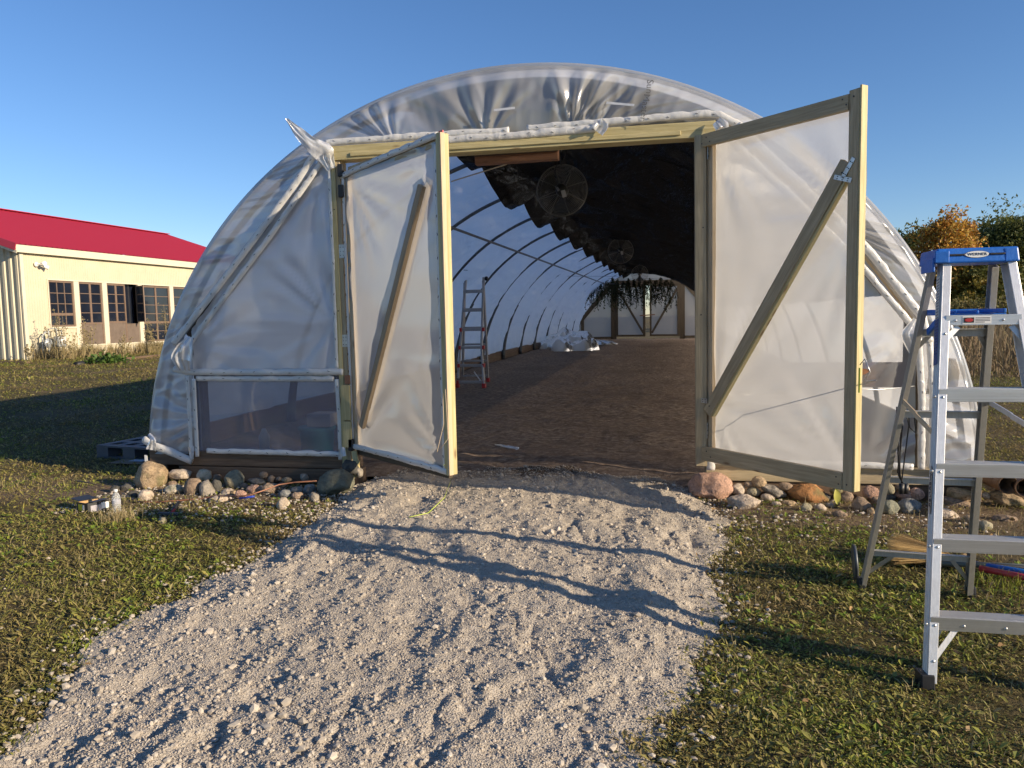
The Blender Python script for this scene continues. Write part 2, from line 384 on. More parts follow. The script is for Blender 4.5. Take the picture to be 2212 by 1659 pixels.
def ground():
    m, t, b, o = newmat('lawn_soil'); v = tcoord(t)
    n1 = noise(t, v, .55, 5, .6); n2 = noise(t, v, 9, 6, .7); n3 = noise(t, v, 55, 4, .7)
    g = ramp(t, n2, [(.25, (.045, .038, .015)), (.48, (.085, .070, .028)), (.66, (.15, .115, .055)), (.85, (.24, .18, .10))])
    s = ramp(t, n3, [(.3, (.10, .07, .042)), (.7, (.26, .19, .125))])
    c = mixc(t, ramp(t, n1, [(.45, (0, 0, 0)), (.68, (.75, .75, .75))]), g, s)
    # bare soil along the foot of the stone border
    sp = N(t, 'ShaderNodeSeparateXYZ'); t.links.new(v, sp.inputs[0])
    d = math_(t, 'ABSOLUTE', math_(t, 'SUBTRACT', sp.outputs[1], 5.95))
    d = math_(t, 'ADD', d, math_(t, 'MULTIPLY', math_(t, 'SUBTRACT', n1, .5), 1.6))
    c = mixc(t, ramp(t, d, [(.25, (1, 1, 1)), (.6, (0, 0, 0))]), c, s)
    t.links.new(c, b.inputs['Base Color']); b.inputs['Roughness'].default_value = .95; b.inputs['Specular IOR Level'].default_value = .15
    t.links.new(bump(t, n3, .8, .02, bump(t, n2, .8, .05)), b.inputs['Normal'])
    def axis(stops):
        out = []
        for a, b_, s_ in stops: out += list(np.arange(a, b_, s_))
        return np.array(out)
    xs = axis([(-900, -60, 70), (-60, -12, 2), (-12, -5, .35), (-5, 4, .12), (4, 12, .35), (12, 60, 2), (60, 901, 70)])
    ys = axis([(-60, 0, 8), (0, 8, .12), (8, 16, .35), (16, 60, 1.5), (60, 120, 8), (120, 1500, 90)])
    X, Y = np.meshgrid(xs, ys, indexing='ij')
    o = grid('ground', X, Y, gz(X, Y) - .02*gmask(X, Y), m); tag(o, kind='structure')
ground()

def gravel():
    m, t, b, o = newmat('crushed_limestone'); v = tcoord(t)
    n1 = noise(t, v, 1.2, 4); n2 = noise(t, v, 30, 5, .7); vo = N(t, 'ShaderNodeTexVoronoi'); vo.inputs['Scale'].default_value = 120; t.links.new(v, vo.inputs['Vector'])
    c = ramp(t, n2, [(.25, (.30, .255, .20)), (.5, (.43, .375, .30)), (.75, (.54, .48, .40))])
    c = mixc(t, math_(t, 'MULTIPLY', n1, .4), c, (.34, .285, .225))
    sx = N(t, 'ShaderNodeSeparateColor'); t.links.new(vo.outputs['Color'], sx.inputs[0])
    c = mixc(t, math_(t, 'MULTIPLY', sx.outputs[0], .35), c, (.52, .47, .40))
    # the drive grades into brown dirt at the threshold
    sp = N(t, 'ShaderNodeSeparateXYZ'); t.links.new(v, sp.inputs[0])
    d = math_(t, 'ADD', sp.outputs[1], math_(t, 'MULTIPLY', n1, 1.1))
    c = mixc(t, ramp(t, math_(t, 'MULTIPLY', d, .1), [(.685, (0, 0, 0)), (.745, (1, 1, 1))]), c, (.10, .068, .045))
    t.links.new(c, b.inputs['Base Color']); b.inputs['Roughness'].default_value = .95; b.inputs['Specular IOR Level'].default_value = .15
    t.links.new(bump(t, vo.outputs['Distance'], .6, .006, bump(t, n2, .7, .02)), b.inputs['Normal'])
    xs = np.arange(-3.3, .75, .016); ys = np.concatenate([np.arange(1.2, 5, .016), np.arange(5, 7.7, .025)])
    X, Y = np.meshgrid(xs, ys, indexing='ij'); o = grid('gravel_path', X, Y, gravel_z(X, Y), m); tag(o, kind='structure')
    # loose stones: one mass nobody could count
    ico = bmesh.new(); bmesh.ops.create_icosphere(ico, subdivisions=1, radius=1); iv = np.array([q.co[:] for q in ico.verts]); ifc = np.array([[q.index for q in f.verts] for f in ico.faces]); ico.free()
    oc_v = np.array([(1, 0, 0), (-1, 0, 0), (0, 1, 0), (0, -1, 0), (0, 0, 1), (0, 0, -1)], float)
    oc_f = np.array([(0, 2, 4), (2, 1, 4), (1, 3, 4), (3, 0, 4), (2, 0, 5), (1, 2, 5), (3, 1, 5), (0, 3, 5)])
    pm = leafmat('pebble', [(.30, .26, .21), (.38, .33, .27), (.45, .395, .325), (.52, .465, .385), (.40, .33, .26), (.55, .50, .43)], .9, 0)
    Vs, Fs, nb = [], [], 0
    for n, base, fc, smin, smax, pw in ((130000, oc_v, oc_f, .0018, .005, 1.5), (8000, iv, ifc, .005, .013, 3.0), (60, iv, ifc, .014, .025, 2), (2600, iv, ifc, .006, .022, 3.4)):
        y = 1.9+5.6*NR.rand(n*2)**1.5; x = -3.6+4.6*NR.rand(n*2)
        g = gmask(x, y); keep = NR.rand(n*2) < np.maximum(g, .0) * (sst(7.4, 6.6, y)*.9+.1)
        if n == 2600:        # coarser angular chips gather along the margins and in drifts
            gg = gmask(x, y, .5); keep = (NR.rand(n*2) < np.where((gg > .01) & (gg < .75), .55, .10+.5*(fbm(x, y, 0, 1.1, 2, 55) > .35)))*(g > .01) > 0
        x = x[keep][:n]; y = y[keep][:n]; k = len(x)
        s = smin+(smax-smin)*NR.rand(k)**pw
        a = NR.rand(k)*6.28; ca, sa = np.cos(a), np.sin(a)
        sc = np.stack([s*(.8+.5*NR.rand(k)), s*(.7+.4*NR.rand(k)), s*(.5+.4*NR.rand(k))], 1)
        jit = 1+(.7 if n == 2600 else .35)*(NR.rand(k, len(base), 1)-.5)
        P = base[None]*jit*sc[:, None]
        Xr = P[..., 0]*ca[:, None]-P[..., 1]*sa[:, None]; Yr = P[..., 0]*sa[:, None]+P[..., 1]*ca[:, None]
        z = gravel_z(x, y)+sc[:, 2]*.45
        Vs.append(np.stack([Xr+x[:, None], Yr+y[:, None], P[..., 2]+z[:, None]], -1).reshape(-1, 3))
        Fs.append((fc[None]+(np.arange(k)*len(base))[:, None, None]+nb).reshape(-1, 3)); nb += k*len(base)
    # strays off the drive and among the stone border
    x = -4+5.2*NR.rand(90000); y = 1.9+5.4*NR.rand(90000); g0 = gmask(x, y); near = np.maximum.reduce([gmask(x+.10, y), gmask(x-.10, y), gmask(x+.22, y)*.35, gmask(x-.22, y)*.35])
    kp = (g0 < .25) & (NR.rand(90000) < near*.55+.004); xa, ya = x[kp], y[kp]; nb2 = 2400
    yb_ = 5.1+1.2*NR.rand(nb2); xb_ = np.where(NR.rand(nb2) < .75, -5+2.3*NR.rand(nb2), .2+2.*NR.rand(nb2)); x = np.concatenate([xa, xb_]); y = np.concatenate([ya, yb_])
    k = len(x); s = .003+.014*NR.rand(k)**2.6; P = iv[None]*(1+.6*(NR.rand(k, len(iv), 1)-.5))*np.stack([s, s*.8, s*.6], 1)[:, None]
    z = np.maximum(gz(x, y), gravel_z(x, y))+s*.5+.004
    Vs.append((P+np.stack([x, y, z], 1)[:, None]).reshape(-1, 3)); Fs.append((ifc[None]+(np.arange(k)*len(iv))[:, None, None]+nb).reshape(-1, 3))
    o = npmesh('loose_gravel', np.concatenate(Vs), np.concatenate(Fs), pm, None, False)
    tag(o, 'loose pale crushed stone strewn over the drive and its edges', 'gravel', kind='stuff')
gravel()

def dirt_floor():
    m, t, b, o = newmat('dirt'); v = tcoord(t)
    n1 = noise(t, v, .5, 5, .6); n2 = noise(t, v, 14, 6, .7); n3 = noise(t, v, 60, 4, .8)
    c = ramp(t, n2, [(.3, (.13, .095, .07)), (.5, (.25, .185, .14)), (.7, (.46, .37, .28))])
    c = mixc(t, ramp(t, n1, [(.4, (0, 0, 0)), (.7, (.7, .7, .7))]), c, (.19, .135, .10))
    c = mixc(t, ramp(t, n3, [(.68, (0, 0, 0)), (.75, (.6, .6, .6))]), c, (.45, .38, .29))
    t.links.new(c, b.inputs['Base Color']); b.inputs['Roughness'].default_value = .95; b.inputs['Specular IOR Level'].default_value = .1
    t.links.new(bump(t, n3, .7, .02, bump(t, n2, .8, .05)), b.inputs['Normal'])
    xs = np.arange(-4.95, 2.31, .05); ys = np.concatenate([np.arange(6.62, 14, .05), np.arange(14, 40.2, .2)])
    X, Y = np.meshgrid(xs, ys, indexing='ij')
    Z = .075+rise(Y)*.9 + .02*fbm(X, Y, 0, 1.2, 4, 51) + .012*fbm(X, Y, 0, 6, 3, 57) + .12*sst(-4.0, -4.9, X) + .1*sst(1.5, 2.25, X) - .05*sst(7.0, 6.62, Y)
    o = grid('dirt_floor', X, Y, Z, m); tag(o, kind='structure')
dirt_floor()
def floor_z(x, y): return .075+float(rise(y))*.9

# ------------------------------------------------------------------ greenhouse
GH = tag(empty('greenhouse', (HX, YF, 0)), 'long arched polytunnel covered in milky plastic film with two timber double doors standing open', 'greenhouse')
def arc(th, y, off=0.):
    th = np.asarray(th, float); y = np.asarray(y, float)
    return HX+(HA+off)*np.cos(th), .05+rise(y)+(HB+off)*np.sin(th)
NB = 13; BAY = (YR-YF)/NB
for i in range(NB+1):
    y = YF+.06+i*BAY*.9975
    X, Z = arc(np.linspace(R_(2.5), R_(177.5), 49), np.full(49, y), -.085)
    MB().tube([(a, y, c) for a, c in zip(X, Z)], .026, 8).build('hoop', M['pipe'], GH, True)
ys = np.linspace(YF+.1, YR-3.2, 30)
X, Z = arc(np.full(30, R_(123)), ys, -.24)
pp = [(a, y, c) for a, y, c in zip(X, ys, Z)]; pp += [(pp[-1][0]+.7, pp[-1][1]+.4, pp[-1][2]-.02), (pp[-1][0]+1.2, pp[-1][1]+.7, pp[-1][2]-.35)]
MB().tube(pp, .022, 8).build('purlin', M['pipe'], GH, True)
for th in (90, 48):
    X, Z = arc(np.full(30, R_(th)), ys, -.085); MB().tube([(a, y, c) for a, y, c in zip(X, ys, Z)], .022, 8).build('purlin', M['pipe'], GH, True)
# outer cover over the hoops
th = np.linspace(R_(3.5), R_(176.5), 90); yy = np.linspace(YF+.02, YR, 260)
TH, YY = np.meshgrid(th, yy, indexing='ij')
sag = -.018*np.abs(np.sin(np.pi*(YY-YF)/BAY))**.8 + .012*fbm(TH*3, YY, 0, 1.2, 3, 8)
X, Z = arc(TH, YY, .012+sag); grid('roof_cover', X, YY, Z, M['cover'], GH)
for i in range(1, NB):  # dark widening hoop sleeves, added to draw the shaded gaps in the liner
    y = YF+.06+i*BAY*.9975; X, Z = arc(np.linspace(R_(150), R_(178), 12), np.full(12, y), -.10)
    MB().tube([(a, y, c) for a, c in zip(X, Z)], list(np.linspace(.03, .06, 12)), 8).build('hoop_foot_shade', M['pipe'], GH, True)
# white liner on the left, billowing inwards between the hoops
th = np.linspace(R_(104), R_(173), 110); yy = np.linspace(YF+.35, YR-.1, 620)
TH, YY = np.meshgrid(th, yy, indexing='ij'); fr = ((YY-YF-.06)/(BAY*.9975)) % 1
bay = np.floor((YY-YF-.06)/(BAY*.9975))
amp = np.interp(YY, [6.5, 11.5, 15, 40], [.02, .05, .12, .16])*(.25+.9*sst(R_(116), R_(150), TH))*(1-.5*sst(R_(150), R_(176), TH))
bul = np.abs(np.sin(np.pi*fr))**.6
fold = .10*fbm(TH*1.1*HA, YY*.45+bay*3, 0, .9, 4, 61, .55)+.05*np.abs(vn(TH*4+YY*.8, YY*1.6-TH*3, 0, 1.3, 65))
lower = .05*np.sin(TH*0+fr*31+bay)*sst(R_(150), R_(175), TH)*bul
X, Z = arc(TH, YY, -.035-amp*bul*(1+.25*vn(bay*7.7, TH*1.5, 0, 1, 5)) - np.abs(fold)*bul*1.2 + lower*.3 - .02)
Z = Z + .035*sst(R_(168), R_(174), TH)*np.sin(fr*6.28*1.+bay*2)
grid('white_liner', X, YY, Z, M['white_liner'], GH)
# black liner over the crown and right side, sagging in swags
yy = np.linspace(YF+.08, YR-2.0, 540); tt = np.linspace(0, 1, 120)
T, YY = np.meshgrid(tt, yy, indexing='ij'); fr = ((YY-YF-.3)/(BAY*.9975)) % 1; bay = np.floor((YY-YF-.3)/(BAY*.9975))
TH = R_(27)+(R_(106.5)-R_(27))*T
hang = np.abs(np.sin(np.pi*fr))**.55
edge = sst(.90, 1, T)
am = .10+.24*np.sin(np.pi*np.clip(T*1.02, 0, 1))**.6*(1+.3*vn(bay*3.3, T*2, 0, 1, 9)) + .13*edge
am = am*sst(YF+.5, YF+5., YY)
wr = .035*np.abs(vn(T*9+YY*.4, YY*1.3, 0, 2.2, 71))+.025*fbm(T*6, YY, 0, 2., 3, 72)
X, Z = arc(TH, YY, -.06-am*hang-wr*hang)
Z = Z - (.10*edge*hang + .05*edge)*sst(YF+1, YF+4, YY)
X = X - .10*edge*(fr-.5)
grid('black_liner', X, YY, Z, M['black_liner'], GH)
# a few taut tie wires
MB().tube([PY(*C5(390, 912), 14.3), PY(*C5(900, 955), 22), PY(*C5(1540, 958), 36)], .006, 5).build('tie_wire', M['pipe'], GH)
MB().tube([PY(*C5(300, 275), 8.2), PY(*C5(700, 150), 7.9)], .007, 5).build('tie_rope', M['pine_pale'], GH)

# base boards along both long sides
for sx, nm in ((-1, 1), (1, 1)):
    m = MB(); xb = HX+sx*(HA-.03)
    for k in range(NB):
        y0 = YF+k*BAY+.15; y1 = y0+BAY-.02
        m.plank((xb, y0, .20+float(rise(y0))), (xb, y1, .20+float(rise(y1))), .44, .05, (1, 0, 0))
    m.build('base_board', M['old'], GH, bevel=.004)
# front sill timbers, two high, either side of the doorway
m = MB(); m.box((-5.03, 6.44, .145), (-2.86, 6.6, .285)); m.build('sill_timber', M['old'], GH, bevel=.008)
m = MB(); m.box((-4.72, 6.45, .0), (-2.84, 6.62, .138)); m.build('sill_timber', M['old'], GH, bevel=.008)
m = MB(); m.box((.26, 6.44, .12), (2.34, 6.6, .25)); m.build('sill_timber', M['pine_green'], GH, bevel=.008)
m = MB(); m.box((.24, 6.46, -.02), (2.36, 6.62, .113)); m.build('sill_timber', M['old'], GH, bevel=.008)

# front end wall framing
def pl(name, p0, p1, w, t, mat, par=GH, n=(0, 1, 0), bev=.004, w1=None):
    return MB().plank(p0, p1, w, t, Vector(n), w1=w1).build(name, M[mat], par, bevel=bev)
pl('door_jamb', (-2.935, 6.47, .20), (-2.935, 6.47, 2.925), .085, .14, 'pine_green')
pl('door_jamb', (-2.952, 6.395, .20), (-2.955, 6.395, 2.93), .045, .012, 'pine')
pl('door_jamb', (.225, 6.45, .25), (.212, 6.45, 2.93), .09, .14, 'pine_green')
pl('jamb_block', (-2.905, 6.38, .36), (-2.905, 6.38, .60), .085, .04, 'pine'); pl('jamb_block', (-2.905, 6.38, .61), (-2.905, 6.38, .93), .085, .04, 'pine'); pl('jamb_block', (-2.885, 6.385, .94), (-2.885, 6.385, 1.02), .05, .04, 'brown')
pl('header', (-3.0, 6.46, 2.990), (.33, 6.46, 2.975), .125, .15, 'pine', bev=.005)
pl('header', (-2.78, 6.385, 2.968), (.06, 6.385, 2.957), .035, .025, 'pine')
pl('hanging_beam', (-1.735, 6.75, 2.945), (-.985, 6.75, 2.947), .13, .09, 'brown')
MB().plank((-1.737, 6.70, 2.948), (-.983, 6.70, 2.950), .006, .02, Vector((0, 1, 0))).build('beam_joint', M['darkwood'], GH)
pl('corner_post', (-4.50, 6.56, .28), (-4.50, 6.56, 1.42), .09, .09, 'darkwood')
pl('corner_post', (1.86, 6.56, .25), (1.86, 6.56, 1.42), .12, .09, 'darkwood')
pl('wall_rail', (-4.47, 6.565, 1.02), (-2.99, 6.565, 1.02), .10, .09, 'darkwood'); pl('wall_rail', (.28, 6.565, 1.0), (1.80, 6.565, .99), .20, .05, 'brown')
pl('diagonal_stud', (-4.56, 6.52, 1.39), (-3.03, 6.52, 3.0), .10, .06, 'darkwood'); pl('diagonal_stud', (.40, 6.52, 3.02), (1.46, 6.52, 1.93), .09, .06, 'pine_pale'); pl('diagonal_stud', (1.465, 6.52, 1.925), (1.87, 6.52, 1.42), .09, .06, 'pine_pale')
pl('side_board', (2.0, 6.62, .98), (2.22, 6.62, .96), .30, .02, 'pine_pale'); pl('side_board', (-4.85, 6.62, .80), (-4.62, 6.62, .82), .04, .03, 'pine_pale')

# gable film: from the front hoop inwards to the timber line
inner = [(1.885, .27), (1.87, 1.38), (1.47, 1.94), (.45, 3.03), (.33, 3.055), (-3.0, 3.065), (-3.13, 2.95), (-4.60, 1.37), (-4.50, 1.30), (-4.52, .26)]
def arclen(P):
    L = [0]
    for a, b in zip(P[:-1], P[1:]): L.append(L[-1]+math.dist(a, b))
    return np.array(L)
ol_th = np.linspace(R_(3.2), R_(176.8), 400); oX, oZ = arc(ol_th, np.full(400, YF), .02)
# match the two boundaries through fixed pairs (hoop angle -> distance along the timber line)
Li = arclen(inner); Ia = np.array(inner)
pairs_th = [3.2, 18, 30, 48, 56, 122, 127, 158, 161, 176.8]
nU, nV = 700, 26
thv = np.linspace(3.2, 176.8, nU); si = np.interp(thv, pairs_th, Li)
iX = np.interp(si, Li, Ia[:, 0]); iZ = np.interp(si, Li, Ia[:, 1])
oX, oZ = arc(np.radians(thv), np.full(nU, YF), .022)
v = np.linspace(0, 1, nV)
U_, V_ = np.meshgrid(thv, v, indexing='ij')
Xg = oX[:, None]*(1-V_)+iX[:, None]*V_; Zg = oZ[:, None]*(1-V_)+iZ[:, None]*V_
wid = np.hypot(oX-iX, oZ-iZ)[:, None]
s_ = si[:, None]+0*V_
f1 = np.abs(vn(s_*3.2, V_*.8, 0, 1., 81)); f2 = np.abs(vn(s_*9+V_*1.3, V_*1.0, 0, 1., 83)); f3 = vn(s_*24, V_*2, 0, 1., 85)
pin = .35+.65*V_
hang = np.sin(np.pi*np.clip(V_, 0, 1))**.8
Yg = YF-.045+.06*(1-np.clip(V_/.12, 0, 1))**2 - .085*hang*wid*.8 + hang*(.060*f1+.030*f2+.006*f3)*np.clip(wid, .2, .8)*1.5
for (s0, w0, a0) in ((Li[4]+1.15, .22, .11), (Li[4]+2.75, .2, .08), (Li[4]+.95, .5, .06), (Li[2]+.4, .4, .07), (.6, .4, .06), (Li[8]+.7, .4, .06), (Li[4]+1.9, .35, .05)):
    # gathered fans of folds that converge on a staple
    q = (s_-s0)/(w0*(1.08-V_)+.03)
    Yg += a0*np.exp(-q*q)*np.cos(q*9+2*f1)*np.sin(np.pi*np.clip(V_, 0, 1))**.6*.42
ey = rnd
Yg += .0
grid('gable_film', Xg, Yg, Zg, M['gable'], GH)
# hem: the cover lapped round the front hoop
MB().tube([(a, YF+.03, c) for a, c in zip(oX[::8], oZ[::8])], .028, 10).build('hoop_hem', M['gable'], GH, True)

# wall panels of film either side of the door
def fold_disp(anchors, amp, seed):
    def f(x, z):
        d = 0*x
        for ax, az, r0, a in anchors:
            dx = x-ax; dz = z-az; r = np.hypot(dx, dz); an = np.arctan2(dz, dx)
            d = d + a*vn(an*7, r*.5, 0, 1, seed)*np.exp(-(r/r0)**2)*np.minimum(r*4, 1)
            seed_ = seed+3
        return d - amp*np.abs(fbm(x*.7, z*2., 0, 1.1, 4, seed+9))
    return f
yw = 6.425
poly_panel('wall_film', [(-4.47, 1.05), (-3.0, 1.05), (-2.995, 2.92), (-3.14, 2.92), (-4.47, 1.47)], yw, M['wall_film'], GH, .035, fold_disp([(-3.1, 2.8, 1.0, .05), (-3.0, 1.5, .9, .05), (-4.4, 1.3, .6, .04)], .03, 101))
poly_panel('window_film', [(-4.47, .29), (-2.99, .28), (-2.99, 1.02), (-4.47, 1.02)], yw, M['window_film'], GH, .06, fold_disp([(-3.0, 1.0, .25, .02)], .008, 111))
poly_panel('wall_film', [(.27, .30), (1.86, .28), (1.845, 1.38), (1.44, 1.93), (.43, 2.98), (.27, 2.98)], yw, M['wall_film_clear'], GH, .04, fold_disp([(1.5, .25, .7, .035), (1.8, 1.3, .6, .03)], .008, 121))
# rolled battens with staples
def roll(pts, r, par=GH, name='batten_roll', st=.16, nrm=(0, -1, 0), ell=.55, seed=1, mat='roll'):
    P = [Vector(p) for p in pts]; out = []
    for a, b in zip(P[:-1], P[1:]):
        k = max(2, int((b-a).length/.022))
        for i in range(k): out.append(a.lerp(b, i/k))
    out.append(P[-1]); L = 0; rr = []
    for i, p in enumerate(out):
        w = float(vn(i*.35, seed*3.1, 0, 1, seed)); w2 = float(vn(i*.9, seed, 0, 1, seed+4)); rr.append(r*.88*(1+.10*w+.06*w2))
        out[i] = p + Vector((0, 0, .004*w)) + Vector(nrm)*.003*w2
    m = MB(); m.tube(out, rr, 12, 0, ell=ell, up=nrm)
    nx = .07
    for i in range(1, len(out)-1):
        L += (out[i]-out[i-1]).length
        if L > nx:
            d = (out[i+1]-out[i]).normalized(); q = out[i]+Vector(nrm)*(rr[i]*ell+.0015)
            s = d.cross(Vector(nrm)).normalized(); a = rnd.uniform(-.5, .5); dd = d*math.cos(a)+s*math.sin(a)
            q += s*r*rnd.uniform(-.3, .3)
            m.plank(q-dd*.010, q+dd*.010, .0035, .003, nrm, 1); nx = L+st*rnd.uniform(.8, 1.3)
    return m.build(name, [M[mat], M['staple']], par, True)
yb = 6.395
roll([(-3.02, yb, 3.085), (-2.1, yb, 3.088), (-1.35, yb, 3.078)], .033, seed=2)
roll([(-1.9, yb-.005, 3.035), (-1.2, yb-.01, 3.033), (-.62, yb-.01, 3.04)], .036, seed=3)
roll([(-1.2, yb+.02, 3.09), (-.8, yb+.01, 3.088), (-.6, yb, 3.088), (.25, yb, 3.095), (.36, yb, 3.085), (.52, yb+.01, 2.98)], .034, seed=4)
roll([(-4.66, yb, 1.33), (-4.2, yb, 1.80), (-3.75, yb, 2.28), (-3.32, yb, 2.75), (-3.12, yb, 3.0)], .036, seed=5)
roll([(-4.50, yb+.01, 1.31), (-4.08, yb, 1.77), (-3.6, yb, 2.29), (-3.2, yb, 2.76), (-3.06, yb, 2.93)], .030, seed=6)
roll([(-2.992, yb, 1.08), (-2.988, yb, 2.0), (-2.992, yb, 2.9)], .020, seed=7, st=.2)
roll([(-4.66, yb-.01, 1.085), (-4.5, yb-.01, 1.055), (-3.7, yb-.01, 1.05), (-2.93, yb-.01, 1.05)], .033, seed=8)
roll([(-4.43, yb+.005, .992), (-3.7, yb+.005, .988), (-3.03, yb+.005, .985)], .028, seed=9)
roll([(-4.535, yb, .21), (-4.53, yb, .6), (-4.53, yb, 1.02)], .022, seed=10)
roll([(-4.47, yb, .24), (-4.465, yb, .6), (-4.46, yb, .99)], .022, seed=11)
roll([(-2.995, yb, .24), (-2.99, yb, .6), (-3.0, yb, .98)], .022, seed=12)
roll([(-4.36, yb, .300), (-3.7, yb, .295), (-3.0, yb, .29)], .028, seed=13)
roll([(-5.06, yb+.02, .40), (-4.95, yb, .345), (-4.75, yb, .28), (-4.53, yb, .20)], .045, seed=14)
roll([(1.9, yb, .26), (1.89, yb, .8), (1.85, yb, 1.36)], .03, seed=15)
roll([(1.97, yb, .27), (1.965, yb, .8), (1.93, yb, 1.3)], .026, seed=16)
roll([(.50, yb, 2.99), (1.0, yb, 2.48), (1.5, yb, 1.95), (1.88, yb, 1.44), (1.93, yb, 1.25)], .037, seed=17)
roll([(.42, yb, 2.91), (.95, yb, 2.38), (1.40, yb, 1.90), (1.84, yb, 1.34)], .030, seed=18)
roll([(.29, yb, .295), (1.0, yb, .29), (1.84, yb, .275)], .03, seed=19)
roll([(1.96, yb, .29), (2.15, yb, .27), (2.33, yb+.03, .23)], .03, seed=20)
roll([(.30, yb, .30), (.30, yb, .22)], .04, seed=24)

# crumpled scraps and the torn tail hanging off the top left corner
def scrap(name, pts, wid, par, mat, seed, nrm=(0, -1, 0), n=26, k=9, lab=None):
    P = [Vector(p) for p in pts]; L = arclen([tuple(p) for p in P]); s = np.linspace(0, L[-1], n)
    C = np.stack([np.interp(s, L, [p[i] for p in P]) for i in range(3)], 1); Wd = np.interp(s/L[-1], np.linspace(0, 1, len(wid)), wid)
    T = np.gradient(C, axis=0); T /= np.linalg.norm(T, axis=1)[:, None]; Nn = np.array(nrm, float); Sd = np.cross(T, Nn); Sd /= np.linalg.norm(Sd, axis=1)[:, None]
    q = np.linspace(-1, 1, k)
    X = C[:, None]+Sd[:, None]*(q[None, :, None]*Wd[:, None, None]/2)
    d = .45*Wd[:, None]*np.abs(vn(q[None]*2.2+s[:, None]*2, s[:, None]*3, 0, 1.3, seed))+.02*vn(q[None]*5, s[:, None]*9, 0, 1, seed+2)
    X = X+Nn[None, None]*d[..., None]
    return grid(name, X[..., 0], X[..., 1], X[..., 2], M[mat], par)
scrap('torn_flap', [PY(619, 256, 6.2), PY(640, 280, 6.25), PY(672, 312, 6.3), PY(700, 330, 6.36), PY(716, 366, 6.38)], [.02, .09, .13, .19, .09], GH, 'flap', 5, n=40)
scrap('torn_flap', [PY(716, 318, 6.36), PY(705, 330, 6.36), PY(714, 365, 6.37)], [.02, .07, .03], GH, 'flap', 9)
scrap('loose_fold', [PY(414, 728, 6.34), PY(405, 750, 6.33), PY(396, 775, 6.33), PY(400, 800, 6.35)], [.05, .16, .22, .15], GH, 'flap', 12, n=30, k=14)
scrap('loose_fold', [PY(322, 938, 6.36), PY(330, 952, 6.33), PY(328, 972, 6.34)], [.03, .08, .10], GH, 'flap', 15)
scrap('loose_fold', [PY(412, 965, 6.36), PY(416, 992, 6.35)], [.06, .03], GH, 'flap', 19)
scrap('loose_fold', [PY(741, 965, 6.37), PY(744, 985, 6.36)], [.04, .06], GH, 'flap', 23)
scrap('loose_fold', [PY(1290, 285, 6.36), PY(1300, 272, 6.36), PY(1297, 258, 6.36)], [.12, .12, .04], GH, 'flap', 29)
scrap('loose_fold', [PY(1548, 262, 6.36), PY(1560, 275, 6.34), PY(1556, 292, 6.36)], [.08, .11, .05], GH, 'flap', 31)
scrap('loose_fold', [PY(1980, 690, 6.36), PY(1960, 720, 6.36), PY(1975, 770, 6.38)], [.06, .12, .04], GH, 'flap', 37, n=30)
# printing on the film
def text(s, size, loc, rot, mat, par, name='lettering', ext=.0008, align='CENTER', sx=1., bold=0.):
    c = bpy.data.curves.new('t', 'FONT'); c.body = s; c.size = size; c.extrude = ext; c.align_x = align; c.align_y = 'CENTER'; c.offset = bold; c.resolution_u = 3
    o = bpy.data.objects.new('t', c); COL.objects.link(o); dg = bpy.context.evaluated_depsgraph_get()
    me = bpy.data.meshes.new_from_object(o.evaluated_get(dg)); bpy.data.objects.remove(o); me.name = name
    me.materials.clear()
    Mx = Matrix.Translation(Vector(loc)) @ rot.to_4x4() @ Matrix.Diagonal((sx, 1, 1, 1)); me.transform(Mx)
    return mkobj(name, me, M[mat], par)
def frame_rot(x, y):
    x = Vector(x).normalized(); y = Vector(y).normalized(); z = x.cross(y).normalized(); y = z.cross(x)
    return Matrix((x, y, z)).transposed()
M['film_ink'] = plain('film_ink', (.13, .13, .13), .6)
text('Sun', .075, PY(1403, 187, 6.34), frame_rot((-.10, 0, -1), (1, 0, -.1)), 'film_ink', GH)
text('Master', .075, PY(1393, 232, 6.34), frame_rot((-.16, 0, -1), (1, 0, -.16)), 'film_ink', GH)
MB().plank(PY(1067, 238, 6.36), PY(1112, 233, 6.36), .018, .002).build('tape_strip', M['flap'], GH)
MB().plank(PY(1310, 222, 6.36), PY(1370, 227, 6.36), .018, .002).build('tape_strip', M['flap'], GH)

# ------------------------------------------------------------------ doors
def door(name_lab, H, Fp, z0h, z1h, z0f, z1f, side):
    """H, Fp: hinge and free edge in plan"""
    d = empty('door', (H[0], H[1], z0h)); d.parent = GH; d.matrix_parent_inverse = parent_world(GH).inverted(); d['label'] = name_lab
    H = Vector((*H, 0)); Fp = Vector((*Fp, 0)); a = (Fp-H); L = a.length; a.normalize(); n = Vector((a.y, -a.x, 0)); 
    if n.y > 0: n = -n                                    # n: towards the camera side
    def at(s, z, off=0.): return H + a*s + n*off + Vector((0, 0, z))
    return d, L, a, n, at
# left door: film on the camera side
d, L, a, n, at = door('left door leaf swung outwards, film stapled over its front', (-2.84, 6.41), (-1.66, 5.50), .35, 2.84, .33, 2.86, 1)
pl('stile', at(.035, .37), at(.035, 2.83), .07, .04, 'pine_pale', d, n); pl('stile', at(L-.02, .315, -.005), at(L-.02, 2.875, -.005), .045, .09, 'pine', d, n)
MB().plank(at(L+.012, .318, .02), at(L+.012, 2.872, .02), .02, .04, n).build('stile_strip', M['pine_pale'], d, bevel=.003)
pl('rail', at(.072, 2.81), at(L-.045, 2.83), .09, .04, 'pine_green', d, n); pl('rail', at(.0, .345, -.02), at(L-.045, .335, -.02), .11, .04, 'darkwood', d, n)
b0 = at(.16, .60, .022); b1 = at(1.13, 2.48, .022)
pl('brace', at(.17, .62, -.02), at(1.26, 2.58, -.02), .085, .035, 'pine_pale', d, n)
